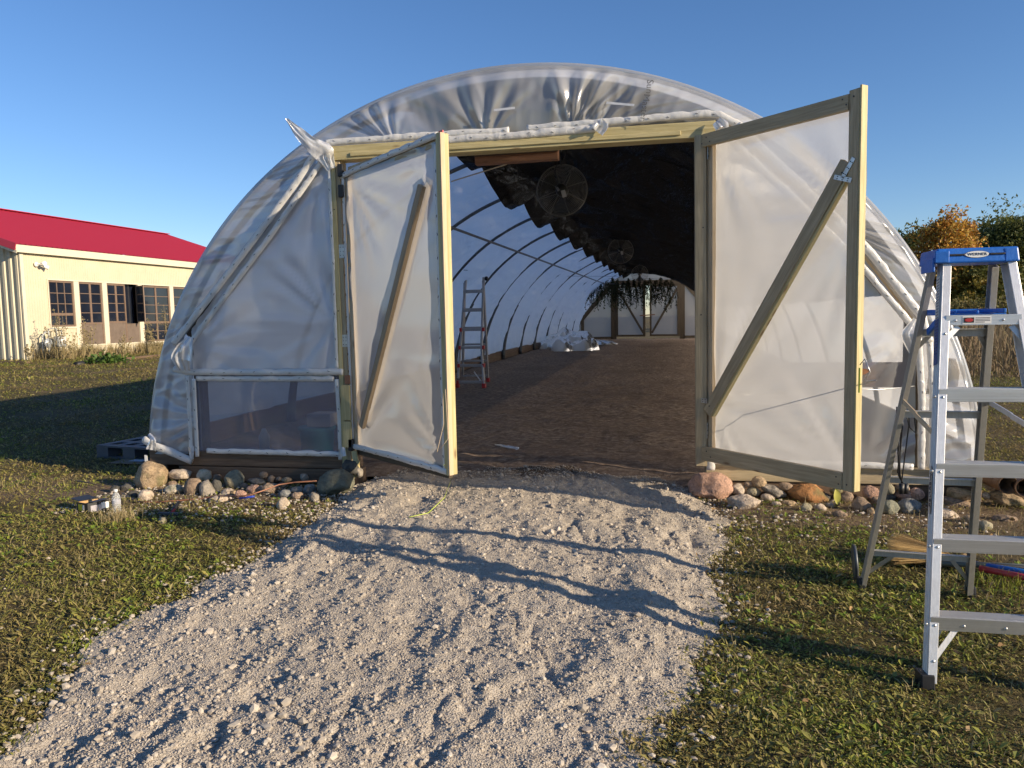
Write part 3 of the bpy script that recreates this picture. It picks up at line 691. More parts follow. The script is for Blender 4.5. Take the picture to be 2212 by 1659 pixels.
pl('brace', at(.21, .57, .050), at(1.27, 2.52, .050), .065, .038, 'pine_tan', d, n)
def dm(sd):
    return lambda x, z, q: at(x, z, .024+q)
poly_panel('door_film', [(.01, .37), (L-.04, .35), (L-.04, 2.82), (.01, 2.80)], 0, M['door_film'], d, .05, fold_disp([(.05, .4, .8, .06), (1.45, .4, .7, .03), (.05, 2.75, .6, .03), (1.4, 2.75, .5, .04)], .014, 131), dm(1))
for pts, sd in (([at(-.01, .34, .03), at(-.01, 1.5, .03), at(-.005, 2.80, .03)], 31), ([at(-.03, 2.79, .035), at(.7, 2.83, .035), at(L-.03, 2.86, .035)], 32), ([at(-.06, .375, .035), at(.7, .365, .035), at(L-.02, .345, .035)], 33), ([at(L-.055, .37, .03), at(L-.055, 1.5, .03), at(L-.055, 2.80, .03)], 34)):
    roll(pts, .030 if sd in (32, 33) else .022, d, 'batten_roll', .15, tuple(n), .5, sd)
def plate(p, w, h, nn, par, name='hinge_plate', mat='steel', up=(0, 0, 1)):
    up = Vector(up); s = up.cross(Vector(nn)).normalized(); m = MB(); m.plank(Vector(p)-up*h/2, Vector(p)+up*h/2, w, .004, nn)
    for i in (-.3, 0, .3):
        for j in (-.25, .25): m.lathe([(0, .003), (.0035, .003), (.004, 0)], Vector(p)+up*h*i+s*w*j+Vector(nn)*.002, 6, 1, nn)
    return m.build(name, [M[mat], M['staple']], par)
plate((-2.90, 6.394, 2.13), .055, .12, (0, -1, 0), GH); plate((-2.905, 6.394, 1.33), .05, .11, (0, -1, 0), GH)
for zz in (2.83, 2.65, .38): MB().box((-2.90, 6.36, zz-.05), (-2.85, 6.40, zz+.06)).build('strap_hinge', M['black'], GH, bevel=.006)
# green garden string looped on the free edge
m = MB(); sp = [at(L+.01, .98, .05), at(L+.05, .80, .07), at(L+.10, .62, .1), at(L+.04, .55, .12), at(L-.05, .50, .10), at(L+.02, .72, .08), at(L-.01, .95, .06)]
m.tube([Vector(p) for p in sp], .0025, 5).build('door_string', M['pine_pale'], d, True)
STR0 = at(L-.02, .40, .06)

# right door: bare frame on the camera side, film behind
d, L, a, n, at = door('right door leaf swung outwards, bare lumber frame and brace in front of its film', (.262, 6.41), (1.165, 5.30), .31, 2.93, .33, 2.88, 1)
pl('stile', at(.035, .36, -.02), at(.03, 2.88, -.02), .075, .04, 'pine_pale', d, n)
pl('stile', at(L-.017, .315, .01), at(L-.017, 2.905, .01), .078, .062, 'pine_green', d, n)
MB().plank(at(L+.0295, .32, .01), at(L+.0295, 2.92, .01), .014, .058, n).build('stile_face', M['pine'], d, bevel=.003)
pl('rail', at(.0, 2.885, .025), at(L-.057, 2.835, .025), .10, .045, 'pine_green', d, n); pl('rail', at(.0, .36, .025), at(L-.057, .375, .025), .115, .045, 'pine_green', d, n)
pl('brace', at(.05, .70, .02), at(L-.075, 2.46, .02), .10, .04, 'pine_green', d, n); MB().plank(at(.105, .68, .012), at(L-.058, 2.38, .012), .02, .04, n).build('brace', M['pine'], d, bevel=.003)
poly_panel('door_film', [(.0, .33), (L+.02, .33), (L+.02, 2.86), (.0, 2.90)], 0, M['door_film'], d, .05, fold_disp([(.05, .75, .9, .04), (1.4, .4, .7, .028), (1.4, 2.1, .8, .025), (.1, 2.8, .6, .03)], .012, 141), lambda x, z, q: at(x, z, -.045-q))
plate(at(L-.05, 2.42, .045), .03, .14, n, d, 'corner_bracket', up=tuple((a*.6+Vector((0, 0, .8))).normalized()))
plate(at(L-.09, 2.36, .045), .03, .14, n, d, 'corner_bracket', up=tuple((a*.9-Vector((0, 0, .3))).normalized()))
plate(at(-.03, .80, .03), .035, .17, n, d, 'corner_bracket'); plate(at(.02, .80, .05), .04, .1, n, d, 'corner_bracket', up=tuple(a))
plate((.272, 6.38, 2.80), .02, .13, (1, -.3, 0), GH); plate((.272, 6.38, .55), .02, .13, (1, -.3, 0), GH)
DR = at
tg = tag(MB().tube([at(L+.07, 1.16, .05), at(L+.12, 1.2, .07), at(L+.17, 1.12, .08), at(L+.12, 1.06, .07), at(L+.20, 1.07, .06), PY(1830, 838, 5.9), PY(1895, 842, 6.0), PY(1940, 838, 6.1), PY(1975, 834, 6.33)], .0035, 6).build('wire', M['steel'], None, True), 'bent steel wire stretched from the right door post to the end wall', 'wire')
tag(MB().plank(at(L+.068, 1.14, .05), at(L+.068, .98, .05), .012, .004, n).build('ribbon', plain('lime_ribbon', (.45, .5, .06), .7), None), 'short lime green ribbon tied to the right door post', 'ribbon')
tag(MB().tube([STR0, PZ(975, 1035, .12), PZ(960, 1075, .1), PZ(925, 1108, .1), PZ(893, 1115, .1), PZ(884, 1117, .1)], .0032, 5).build('string', plain('lime_string', (.42, .5, .08), .7), None, True), 'yellow-green string trailing from the left door down onto the gravel', 'string')

def screws(pts, nn, par):
    for p in pts: MB().lathe([(0, .0025), (.005, .002), (.006, 0)], p, 8, 0, nn).build('screw', M['staple'], par)
screws([at(.05, 2.90, .049), at(.09, 2.86, .049), at(L-.10, 2.86, .049), at(L-.07, 2.82, .049), at(.06, .385, .049), at(.11, .345, .049), at(L-.10, .40, .049), at(L-.08, .355, .049), at(L-.02, 2.86, .043), at(L-.02, .36, .043), at(.085, .76, .042), at(L-.10, 2.40, .042)], tuple(n), d)
screws([(.225, 6.379, 2.86), (.235, 6.379, 2.2), (.22, 6.379, 1.5), (.23, 6.379, .8), (-2.955, 6.388, 2.5), (-2.955, 6.388, 1.6)], (0, -1, 0), GH)
# rear end wall: framing, film and a pair of closed doors
YB = YR
def FY(x, y, Y=YB): return PY(*CF(x, y), Y)
zb = .36
rw = empty('rear_wall', (HX, YB, zb)); rw.parent = GH; rw.matrix_parent_inverse = parent_world(GH).inverted()
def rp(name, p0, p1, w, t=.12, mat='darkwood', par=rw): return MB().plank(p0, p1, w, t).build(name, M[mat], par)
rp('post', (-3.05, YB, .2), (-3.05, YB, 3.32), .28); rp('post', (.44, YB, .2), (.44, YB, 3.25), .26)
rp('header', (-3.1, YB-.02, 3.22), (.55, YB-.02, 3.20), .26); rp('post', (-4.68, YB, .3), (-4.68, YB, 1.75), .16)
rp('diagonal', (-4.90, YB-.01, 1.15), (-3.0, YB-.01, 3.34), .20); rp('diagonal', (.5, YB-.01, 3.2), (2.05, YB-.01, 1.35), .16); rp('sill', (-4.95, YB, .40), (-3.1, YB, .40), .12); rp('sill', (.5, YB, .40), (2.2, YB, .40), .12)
th = np.linspace(R_(4), R_(176), 60); X, Z = arc(th, np.full(60, YB), 0)
bm_p = [(-3.19, .42), (-3.19, 3.1)] 
poly_panel('rear_film', [(-4.98, .42), (-3.19, .42), (-3.19, 3.30), (-3.6, 2.9), (-4.7, 1.8)], YB+.03, M['far_film'], rw, .3)
poly_panel('rear_film', [(.57, .42), (2.3, .42), (2.0, 1.9), (.57, 3.2)], YB+.03, M['far_film'], rw, .3)
poly_panel('rear_film', [(a, max(c, 3.3)) for a, c in zip(X, Z) if c > 2.2], YB+.05, M['far_film'], rw, .3)
poly_panel('rear_film', [(-5.0, .5), (-4.7, 1.8), (-3.5, 3.0), (-3.2, 3.3), (-3.3, 3.31), (-4.3, 2.6), (-4.9, 1.5)], YB+.06, M['far_film'], rw, .3)
for x0, x1, lab, fl in ((-2.90, -1.42, 'left closed door in the rear wall', 0), (-1.19, .31, 'right closed door in the rear wall', 1)):
    dd = empty('rear_door', (x0, YB, .45)); dd.parent = GH; dd.matrix_parent_inverse = parent_world(GH).inverted(); dd['label'] = lab
    for q0, q1, w in (((x0+.04, .5), (x0+.04, 3.06), .09), ((x1-.06, .5), (x1-.06, 3.06), .13)): rp('stile', (q0[0], YB-.06, q0[1]), (q1[0], YB-.06, q1[1]), w, .05, 'darkwood', dd)
    rp('rail', (x0, YB-.06, .50), (x1, YB-.06, .49), .10, .04, 'darkwood', dd); rp('rail', (x0, YB-.06, 3.02), (x1, YB-.06, 3.04), .10, .04, 'darkwood', dd)
    if fl == 0: rp('brace', (x0+.1, YB-.07, 2.85), (x1-.1, YB-.07, .62), .11, .04, 'darkwood', dd)
    else: rp('brace', (x0+.1, YB-.07, .62), (x1-.1, YB-.07, 2.9), .11, .04, 'darkwood', dd)
    poly_panel('door_film', [(x0, .5), (x1, .5), (x1, 3.05), (x0, 3.05)], YB-.02, M['far_film'], dd, .3)
rp('latch_bar', (-1.70, YB-.12, 1.52), (-.93, YB-.12, 1.56), .06, .04, 'brown', GH)

# ------------------------------------------------------------------ circulation fans
def make_fan(Y, X, Zc, lab, fine=True):
    r = .305; root = tag(empty('fan', (X, Y, Zc)), lab, 'fan', 'round fans hung along the ridge')
    c = Vector((X, Y, Zc)); m = MB(); k = 15 if fine else 9
    for s in (-1, 1):
        for i in range(k+1):
            q = .07+(r-.07)*i/k; dy = s*(.02+.075*math.cos(q/r*math.pi/2)**.8) if i < k else 0
            if i == k and s == 1: continue
            n_ = 40; m.tube([c+Vector((q*math.cos(t*6.2832/n_), dy, q*math.sin(t*6.2832/n_))) for t in range(n_+1)], .0017 if i < k else .008, 5, caps=False)
        for j in range(8):
            an = j*.785+.3; m.tube([c+Vector((q*math.cos(an), s*(.02+.075*math.cos(q/r*math.pi/2)**.8)-.003*s, q*math.sin(an))) for q in np.linspace(.06, r, 8)], .004, 5)
    m.build('grille', M['fan_grille'], root)
    m = MB().lathe([(0, -.13), (.06, -.12), (.075, -.05), (.075, .07), (.05, .10), (0, .11)], c, 18, ax=(0, 1, 0)); m.build('motor', M['rawblack'], root, True)
    for j in range(3):
        an = j*2.094+.5; m = MB(); nu, nv = 8, 5; vs = []; fs = []
        for i in range(nu):
            q = .05+.215*i/(nu-1)
            for l in range(nv):
                t = (l/(nv-1)-.5)*(.5+.75*i/(nu-1)); aa = an+t; vs.append(c+Vector((q*math.cos(aa), .03-t*.05, q*math.sin(aa))))
        for i in range(nu-1):
            for l in range(nv-1): fs.append((i*nv+l, i*nv+l+1, (i+1)*nv+l+1, (i+1)*nv+l))
        m.add(vs, fs); m.build('blade', M['rawblack'], root, True)
    m = MB(); m.plank(c+Vector((-.05, -.10, .03)), c+Vector((-.02, -.13, -.02)), .03, .03); m.plank(c+Vector((.03, -.13, -.02)), c+Vector((.05, -.13, -.10)), .05, .012); m.build('switch_plate', M['alu_dull'], root)
    m = MB(); m.tube([c+Vector((0, -.02, r-.01)), c+Vector((-.03, 0, r+.16)), c+Vector((-.01, 0, r+.40))], .007, 6); m.tube([c+Vector((.0, .0, r)), c+Vector((.05, 0, r+.12)), c+Vector((.02, .02, r+.42))], .005, 6); m.tube([c+Vector((-.02, -.12, .05)), c+Vector((-.06, -.14, .2)), c+Vector((-.03, -.06, r+.05)), c+Vector((.02, 0, r+.3))], .006, 6)
    m.build('hanger', M['rawblack'], root, True)
M['fan_grille'] = plain('fan_grille_wire', (.17, .16, .135), .4, .3, .1, 9)
make_fan(9.25, -1.315, 3.03, 'nearest round wire-caged fan hanging under the black ceiling sheet')
make_fan(18.7, -1.25, 3.08, 'middle round fan half lost against the black ceiling sheet')
make_fan(29.0, -1.23, 3.08, 'farthest small fan above the rear doors', False)

# ------------------------------------------------------------------ drying bunches at the far end
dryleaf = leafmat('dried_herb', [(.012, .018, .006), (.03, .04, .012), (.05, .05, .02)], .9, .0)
bx = np.linspace(1265, 1450, 17)
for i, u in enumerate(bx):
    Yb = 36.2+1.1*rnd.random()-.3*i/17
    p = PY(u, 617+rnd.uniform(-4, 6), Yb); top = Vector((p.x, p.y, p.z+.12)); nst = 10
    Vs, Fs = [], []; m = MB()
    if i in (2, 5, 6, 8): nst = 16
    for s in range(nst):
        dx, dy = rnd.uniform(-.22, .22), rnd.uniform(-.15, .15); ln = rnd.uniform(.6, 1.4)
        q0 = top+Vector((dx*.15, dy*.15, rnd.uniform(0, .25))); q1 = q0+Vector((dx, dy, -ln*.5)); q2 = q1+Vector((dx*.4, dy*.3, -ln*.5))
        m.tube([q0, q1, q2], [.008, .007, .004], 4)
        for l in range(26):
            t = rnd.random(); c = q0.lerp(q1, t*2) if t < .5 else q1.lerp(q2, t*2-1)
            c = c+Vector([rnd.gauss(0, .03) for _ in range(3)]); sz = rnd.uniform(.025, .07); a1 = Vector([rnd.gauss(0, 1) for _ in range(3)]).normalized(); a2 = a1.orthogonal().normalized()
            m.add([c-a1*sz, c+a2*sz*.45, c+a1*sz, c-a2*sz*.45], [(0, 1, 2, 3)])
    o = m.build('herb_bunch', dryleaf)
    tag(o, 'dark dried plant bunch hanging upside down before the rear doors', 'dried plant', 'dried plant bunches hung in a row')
tag(MB().tube([PY(1250, 600, 36.5), PY(1350, 603, 36.4), PY(1462, 600, 36.3)], .008, 5).build('hanging_line', M['pipe']), 'taut line carrying the dried plant bunches', 'line')

# ------------------------------------------------------------------ crumpled film heap inside
def heap(name, cx, cy, rx, ry, h, lab, seed, z0):
    n = 90; u = np.linspace(0, 2*np.pi, 120); r = np.linspace(0, 1, n); U, Rr = np.meshgrid(u, r, indexing='ij')
    cu, su = np.cos(U), np.sin(U); edge = 1+.25*vn(cu*2, su*2, 0, 1.3, seed)
    X = cx+rx*Rr*cu*edge; Y = cy+ry*Rr*su*edge
    prof = (1-Rr**2.2)**.7
    Z = z0+h*prof*(.65+.45*vn(X*1., Y*1., 0, 1.1, seed+1)+.30*np.abs(vn(X, Y, 0, 3., seed+2))+.05*np.abs(vn(X, Y, 0, 7, seed+3)))+.012
    X[:, 0] = cx; Y[:, 0] = cy; Z[-1] = Z[0]; X[-1] = X[0]; Y[-1] = Y[0]
    o = grid(name, X, Y, Z, M['heap']); tag(o, lab, 'plastic sheet'); return o
pz = PZ(1222, 752, .25)
heap('plastic_heap', -4.05, 28.8, 1.15, .85, 1.5, 'big crumpled heap of clear plastic sheeting on the dirt by the white liner', 3, .24)
heap('plastic_heap', -3.35, 33.5, .9, .7, .22, 'low white fold of sheeting lying behind the big plastic heap', 8, .28)
tag(MB().box((-3.55, 31.9, .25), (-3.40, 32.1, .40)).build('wooden_block', M['darkwood'], bevel=.01), 'small dark block on the floor beside the low white sheeting', 'block')
scp = scrap('plastic_scrap', [PZ(1071, 962, .09), PZ(1095, 966, .1), PZ(1119, 971, .09)], [.03, .08, .04], None, 'flap', 44, (0, 0, 1)); tag(scp, 'small pale plastic strip on the dirt floor just inside the doorway', 'plastic scrap')

# ------------------------------------------------------------------ articulated ladder inside
M['ladder_grey'] = brushed('grey_ladder_metal', (.40, .40, .41), .5, .6)
def multi_ladder():
    Y0 = 14.6; z0 = .21
    root = tag(empty('folding_ladder', (-3.85, Y0, z0)), 'grey multi-position ladder with red joints standing inside by the white liner', 'ladder')
    xl, xr = -4.07, -3.74
    def rail(x0, x1, ya, yb, za, zb, mat='ladder_grey', w=.04): pl('rail', (x0, ya, za), (x1, yb, zb), w, .07, mat, root)
    top = 2.33; ym = Y0+.25
    tl, tr = (-4.085, ym), (-3.715, ym)
    rail(-4.12, -4.085, Y0-.15, ym, .95, top); rail(-3.69, -3.715, Y0-.15, ym, .95, top)
    rail(-4.14, -4.12, Y0-.30, Y0-.15, .35, .95, 'ladder_grey', .035); rail(-3.60, -3.69, Y0-.38, Y0-.15, z0+.02, .95, 'ladder_grey', .035)
    rail(-4.40, -4.12, Y0+.95, ym+.05, z0+.1, top-.05); rail(-3.86, -3.74, Y0+1.0, ym+.06, z0+.05, top-.05)
    for i, z in enumerate((2.05, 1.68, 1.30, .95, .60, .28)):
        f = (z-.3)/2.; y = Y0-.3+.5*f; x0 = -4.13+.03*f; x1 = -3.62-.09*f
        m = MB().plank((x0, y-.03, z), (x1, y-.03, z), .055, .05); m.build('rung', M['ladder_grey'], root, bevel=.006)
        if i > 1:
            for x in (x0-.005, x1+.005): MB().plank((x-.025, y-.035, z), (x+.025, y-.035, z), .075, .075).build('joint', M['red'], root, bevel=.01)
        f2 = MB().plank((-4.38+.27*f, Y0+.9-.55*f, z+.03), (-3.85+.12*f, Y0+.9-.55*f, z+.03), .04, .04).build('rung', M['ladder_grey'], root, bevel=.006)
    for x in (-4.12, -3.66): MB().lathe([(0, -.03), (.035, -.03), (.045, 0), (.035, .03), (0, .03)], (x, ym, top-.02), 14, ax=(1, 0, 0)).build('hinge_knob', M['black'], root, True)
    for x, y in ((-3.595, Y0-.39), (-3.86, Y0+1.02), (-4.15, Y0-.32)): MB().box((x-.035, y-.05, z0-.04), (x+.035, y+.05, z0+.05)).build('foot', M['red'], root, bevel=.01)
    pl('brace', (-3.68, Y0-.32, .30), (-3.82, Y0-.28, .48), .02, .02, 'alu', root)
multi_ladder()

# ------------------------------------------------------------------ things seen through the low window film
tag(MB().lathe([(0, 0), (.15, 0), (.17, .30), (.185, .31), (.185, .34), (.16, .34), (0, .33)], (-3.52, 7.0, .12), 24).build('storage_bin', plain('teal_plastic', (.0, .22, .24), .5), None, True), 'teal tub behind the low left window film', 'tub')
jug = MB().lathe([(0, 0), (.05, 0), (.055, .12), (.03, .17), (.02, .2), (0, .2)], (-4.02, 6.85, .12+.13), 16).build('jug', M['white'], None, True); tag(jug, 'white jug on a dark block behind the low left window film', 'jug')
tag(MB().box((-4.08, 6.78, .08), (-3.96, 6.92, .248)).build('concrete_block', M['darkwood'], None, bevel=.01), 'dark block under the white jug behind the window film', 'block')
for k, (x0, y0, z0, x1, y1, lb) in enumerate(((-3.75, 6.80, .155, -3.1, 6.9, 'top board'), (-3.6, 6.72, .115, -3.15, 6.95, 'lower board'))):
    tag(MB().plank((x0, y0, z0), (x1, y1, z0+.01), .035, .1).build('lumber_offcut', M['pine']), 'yellow lumber offcut behind the low left window film, '+lb+' of the pair', 'lumber')
tag(MB().box((-3.55, 6.85, .475), (-3.30, 7.1, .60)).build('cardboard_carton', plain('pale_carton', (.5, .47, .42), .8), None, bevel=.004), 'pale carton on top of the teal tub behind the window film', 'carton')


# ------------------------------------------------------------------ step ladder, right foreground
def step_ladder():
    root = tag(empty('step_ladder', (1.25, 3.6, 0)), 'tall aluminium step ladder with a blue top cap in the right foreground', 'ladder')
    fl0, fl1 = Vector((.985, 3.20, .02)), Vector((1.118, 3.585, 1.70)); fr0, fr1 = Vector((1.565, 3.20, .02)), Vector((1.392, 3.585, 1.70))
    rl0, rl1 = Vector((1.0, 4.33, .02)), Vector((1.118, 3.72, 1.69)); rr0, rr1 = Vector((1.522, 4.27, .02)), Vector((1.385, 3.72, 1.69))
    def channel(p0, p1, side, w, dep, mat, nm):
        a = (p1-p0).normalized(); X = Vector((side, 0, 0)); X = (X-a*X.dot(a)).normalized(); Yv = a.cross(X); Yv = Yv if Yv.y > 0 else -Yv
        m = MB(); m.plank(p0, p1, dep, .004, X)
        for s in (-1, 1):
            o_ = Yv*s*(dep/2-.002)-X*(w/2-.0021)*1; m.plank(p0+o_, p1+o_, w-.005, .004, Yv)
        # shallow ribs along the web
        for k in (-.25, 0, .25): m.plank(p0+Yv*dep*k+X*.003, p1+Yv*dep*k+X*.003, .004, .003, X)
        return m.build(nm, M[mat], root, bevel=.0012)
    channel(fl0, fl1, -1, .036, .074, 'alu', 'front_rail'); channel(fr0, fr1, 1, .036, .074, 'alu', 'front_rail')
    channel(rl0, rl1, -1, .026, .045, 'alu_dull', 'rear_rail'); channel(rr0, rr1, 1, .030, .048, 'alu_dull', 'rear_rail')
    for p, nm in ((fl0, 0), (fr0, 0), (rl0, 1), (rr0, 1)):
        m = MB(); w = .05 if nm == 0 else .036; dd = .09 if nm == 0 else .055
        m.plank(p+Vector((0, 0, -.035)), p+Vector((0, .008, .035)), w, dd, (0, 1, 0)); m.build('foot', M['black'], root, bevel=.004)
    def fr(p0, p1, z): return p0.lerp(p1, (z-p0.z)/(p1.z-p0.z))
    for i, z in enumerate((.27, .57, .865, 1.165)):
        a = fr(fl0, fl1, z); b = fr(fr0, fr1, z)
        m = MB(); m.plank(a+Vector((.0, .0, 0)), b+Vector((-.0, .0, 0)), .012, .078, (0, 1, 0), 0)
        for k in range(9): m.plank(a+Vector((.005, -.034+k*.0085, .008)), b+Vector((-.005, -.034+k*.0085, .008)), .005, .004, (0, 1, 0), 0)
        m.plank(a+Vector((0, -.0395, -.018)), b+Vector((0, -.0395, -.018)), .052, .003, (0, 1, 0), 1); m.plank(a+Vector((0, .0395, -.018)), b+Vector((0, .0395, -.018)), .052, .003, (0, 1, 0), 1)
        for k in ((0,) if i else (0, 1)):
            pass
        for x in ([-.017] + ([.12, .27] if i == 0 else [])):
            q = a+Vector((x, -.042, -.022)); m.lathe([(0, .004), (.004, .003), (.0065, 0)], q, 10, 2, (0, -1, 0))
        m.build('step', [M['alu_tread'], M['alu_x'], M['steel']], root)
    for z in (.22, .65, 1.0, 1.395):
        a = fr(rl0, rl1, z); b = fr(rr0, rr1, z); m = MB(); m.plank(a, b, .034, .003, (0, 1, 0)); m.plank(a+Vector((0, -.012, .017)), b+Vector((0, -.012, .017)), .004, .026, (0, 1, 0)); m.build('rear_bar', M['alu_dull'], root)
    def br(p, q, w=.022, mat='alu'): MB().plank(p, q, w, .003, (0, 1, 0)).plank(p+(Vector((.0, .008, 0))), q+Vector((0, .008, 0)), .003, .016, (0, 1, 0)).build('brace', M[mat], root)
    a = fr(fl0, fl1, .27); br(fr(fl0, fl1, .10)+Vector((.01, -.03, 0)), a+Vector((.10, -.03, -.03))); br(fr(fl0, fl1, .12)+Vector((.01, .03, 0)), a+Vector((.075, .03, -.03)), .02, 'alu_dull')
    b = fr(fr0, fr1, .27); br(fr(fr0, fr1, .10)+Vector((-.01, -.03, 0)), b+Vector((-.10, -.03, -.03)))
    a = fr(fl0, fl1, 1.45); br(fr(fl0, fl1, 1.36)+Vector((.01, -.02, 0)), a+Vector((.07, -.02, -.02))); b = fr(fr0, fr1, 1.45); br(fr(fr0, fr1, 1.36)+Vector((-.01, -.02, 0)), b+Vector((-.05, -.02, -.02)))
    a = fr(rl0, rl1, .22); br(fr(rl0, rl1, .07), a+Vector((.13, 0, -.01)), .02, 'alu_dull'); b = fr(rr0, rr1, .22); br(fr(rr0, rr1, .07), b+Vector((-.10, 0, -.01)), .02, 'alu_dull')
    a = fr(rl0, rl1, 1.395); br(fr(rl0, rl1, 1.30), a+Vector((.06, 0, -.01)), .02, 'alu_dull'); b = fr(rr0, rr1, 1.395); br(fr(rr0, rr1, 1.29), b+Vector((-.05, 0, -.01)), .02, 'alu_dull')
    # folding spreaders
    for f0, f1, r0, r1 in ((fl0, fl1, rl0, rl1), (fr0, fr1, rr0, rr1)):
        p = fr(f0, f1, .99)+Vector((0, .03, 0)); q = fr(r0, r1, 1.07); md = p.lerp(q, .5)+Vector((0, 0, -.0))
        MB().plank(p, md, .024, .005, (1, 0, 0)).plank(md+Vector((.005, 0, 0)), q+Vector((.005, 0, .0)), .024, .005, (1, 0, 0)).build('spreader', M['pine_pale' if f0 is fl0 else 'alu'], root)
    # front bar with warning sticker
    a = fr(fl0, fl1, 1.455)+Vector((.018, -.036, 0)); b = fr(fr0, fr1, 1.455)+Vector((-.018, -.036, 0))
    m = MB(); m.plank(a, b, .040, .004, (0, 1, 0)); m.plank(a+Vector((0, .02, .02)), b+Vector((0, .02, .02)), .004, .04, (0, 1, 0))
    for x in (.035, .215): m.lathe([(0, .004), (.004, .003), (.006, 0)], a+Vector((x, -.003, 0)), 10, 0, (0, -1, 0))
    m.build('shelf_bar', M['alu_x'], root)
    s0 = a+Vector((.062, -.0035, .001)); st = MB().plank(s0, s0+Vector((.108, 0, 0)), .031, .001, (0, 1, 0)).build('sticker', M['white'], root)
    MB().plank(s0+Vector((.004, -.001, 0)), s0+Vector((.043, -.001, 0)), .022, .001, (0, 1, 0)).build('sticker_patch', M['black'], st)
    e = MB().lathe([(0, .0006), (.0155, .0005), (.016, 0)], (0, 0, 0), 24, 0, (0, -1, 0))
    e.v = [(s0.x+.0235+p[0], s0.y-.0018+p[1], s0.z+p[2]*.48) for p in e.v]; e.build('sticker_oval', M['red'], st)
    m = MB()
    for k in range(4): m.plank(s0+Vector((.048, -.0012, .009-.006*k)), s0+Vector((.103-.02*(k == 3), -.0012, .009-.006*k)), .0022, .0006, (0, 1, 0))
    m.build('small_print', M['ink'], st)
    # blue cap
    bm = bmesh.new(); x0, x1, y0, y1, z0, z1 = 1.083, 1.403, 3.530, 3.765, 1.695, 1.757
    v = [bm.verts.new(p) for p in ((x0, y0, z0), (x1, y0, z0), (x1, y1, z0), (x0, y1, z0), (x0+.006, y0+.008, z1), (x1-.006, y0+.008, z1), (x1-.006, y1-.008, z1), (x0+.006, y1-.008, z1))]
    for f in ((3, 2, 1, 0), (4, 5, 6, 7), (0, 1, 5, 4), (1, 2, 6, 5), (2, 3, 7, 6), (3, 0, 4, 7)): bm.faces.new([v[i] for i in f])
    me = bpy.data.meshes.new('top_cap'); bm.to_mesh(me); bm.free(); cap = mkobj('top_cap', me, M['blue'], root, .007)
    MB().plank((x0-.006, y0-.002, 1.722), (x0+.05, y0-.004, 1.722), .05, .01, (0, 1, 0)).build('cap_corner', M['blue'], cap, bevel=.004)
    m = MB().plank((x0-.004, y0+.09, 1.72), (x0-.004, y0+.09, 1.66), .16, .01, (1, 0, 0)); m.build('cap_side', M['blue'], cap, bevel=.004)
    for xa, xb in ((1.135, 1.193), (1.288, 1.345)): MB().plank((xa, y0+.002, 1.729), (xb, y0+.002, 1.729), .008, .006, (0, 1, 0)).build('cap_slot', M['black'], cap, bevel=.002)
    m = MB()
    for x in (1.131, 1.350): m.plank((x, y0+.0005, z0+.004), (x, y0+.0045, z1-.006), .002, .002, (0, 1, 0))
    m.build('cap_rib', M['blue'], cap)
    for rr, dy, mt in ((.0475, 0, 'ink'), (.0455, -.0006, 'white')):
        e = MB().lathe([(0, .001), (rr-.001, .0009), (rr, 0)], (0, 0, 0), 40, 0, (0, -1, 0)); e.v = [(1.240+p[0], y0+.0025+dy+p[1]+(p[2]*.02), 1.729+p[2]*.30) for p in e.v]; e.build('badge', M[mt], cap)
    text('WERNER', .0165, (1.240, y0+.0004, 1.7290), frame_rot((1, 0, 0), (0, 0, 1)), 'ink', cap, 'badge_lettering', .0004, sx=1.12)
    # blue tool shelf
    m = MB(); sx0, sx1, sy0, sy1, sz = 1.125, 1.385, 3.60, 3.90, 1.482
    m.box((sx0, sy0, sz-.006), (sx1, sy1, sz)); 
    m.box((sx0, sy1-.012, sz+.001), (sx1, sy1, sz+.02)); m.box((sx0, sy0, sz+.001), (sx0+.012, sy1-.013, sz+.02)); m.box((sx1-.012, sy0, sz+.001), (sx1, sy1-.013, sz+.02))
    m.box((1.19, 3.63, sz+.001), (1.20, 3.87, sz+.014)); m.box((1.28, 3.63, sz+.001), (1.29, 3.87, sz+.014))
    m.build('tool_shelf', M['blue'], root, bevel=.003)
    MB().plank((1.14, 3.62, 1.475), (1.14, 3.80, 1.40), .03, .012, (1, 0, 0)).build('shelf_arm', M['blue'], root, bevel=.003)
    # printing on the outside of the left front rail
    a = (fl1-fl0).normalized(); Xn = Vector((-1, 0, 0)); Xn = (Xn-a*Xn.dot(a)).normalized(); Yv = a.cross(Xn); Yv = -Yv if Yv.y > 0 else Yv
    def onr(z, o=0., q=0.): return fr(fl0, fl1, z)+Xn*(.0062+q)+Yv*o
    MB().plank(onr(1.30), onr(1.64), .046, .001, Xn).build('rail_label', M['white_lab'], root)
    m = MB()
    for k in range(26): m.plank(onr(1.315+k*.0125, .018, .001), onr(1.315+k*.0125, -.018+.012*rnd.random(), .001), .003, .0006, Xn)
    m.build('small_print', M['ink'], root); MB().plank(onr(1.27), onr(1.46, 0, .0008), .05, .0008, Xn).build('rail_label', M['blue_lab'], root)
    e = MB().lathe([(0, .0005), (.0995, .0005), (.1, 0)], (0, 0, 0), 40, 0, (0, 0, 1)); Rt = frame_rot(a, Yv); e.v = [tuple(onr(.76)+Rt @ Vector((p[0], p[1]*.2, 0))) for p in e.v]; e.build('rail_badge', M['ink'], root)
    e = MB().lathe([(0, .0005), (.0965, .0005), (.097, 0)], (0, 0, 0), 40, 0, (0, 0, 1)); e.v = [tuple(onr(.76, 0, .0006)+Rt @ Vector((p[0], p[1]*.18, 0))) for p in e.v]; e.build('rail_badge', M['alu_dull'], root)
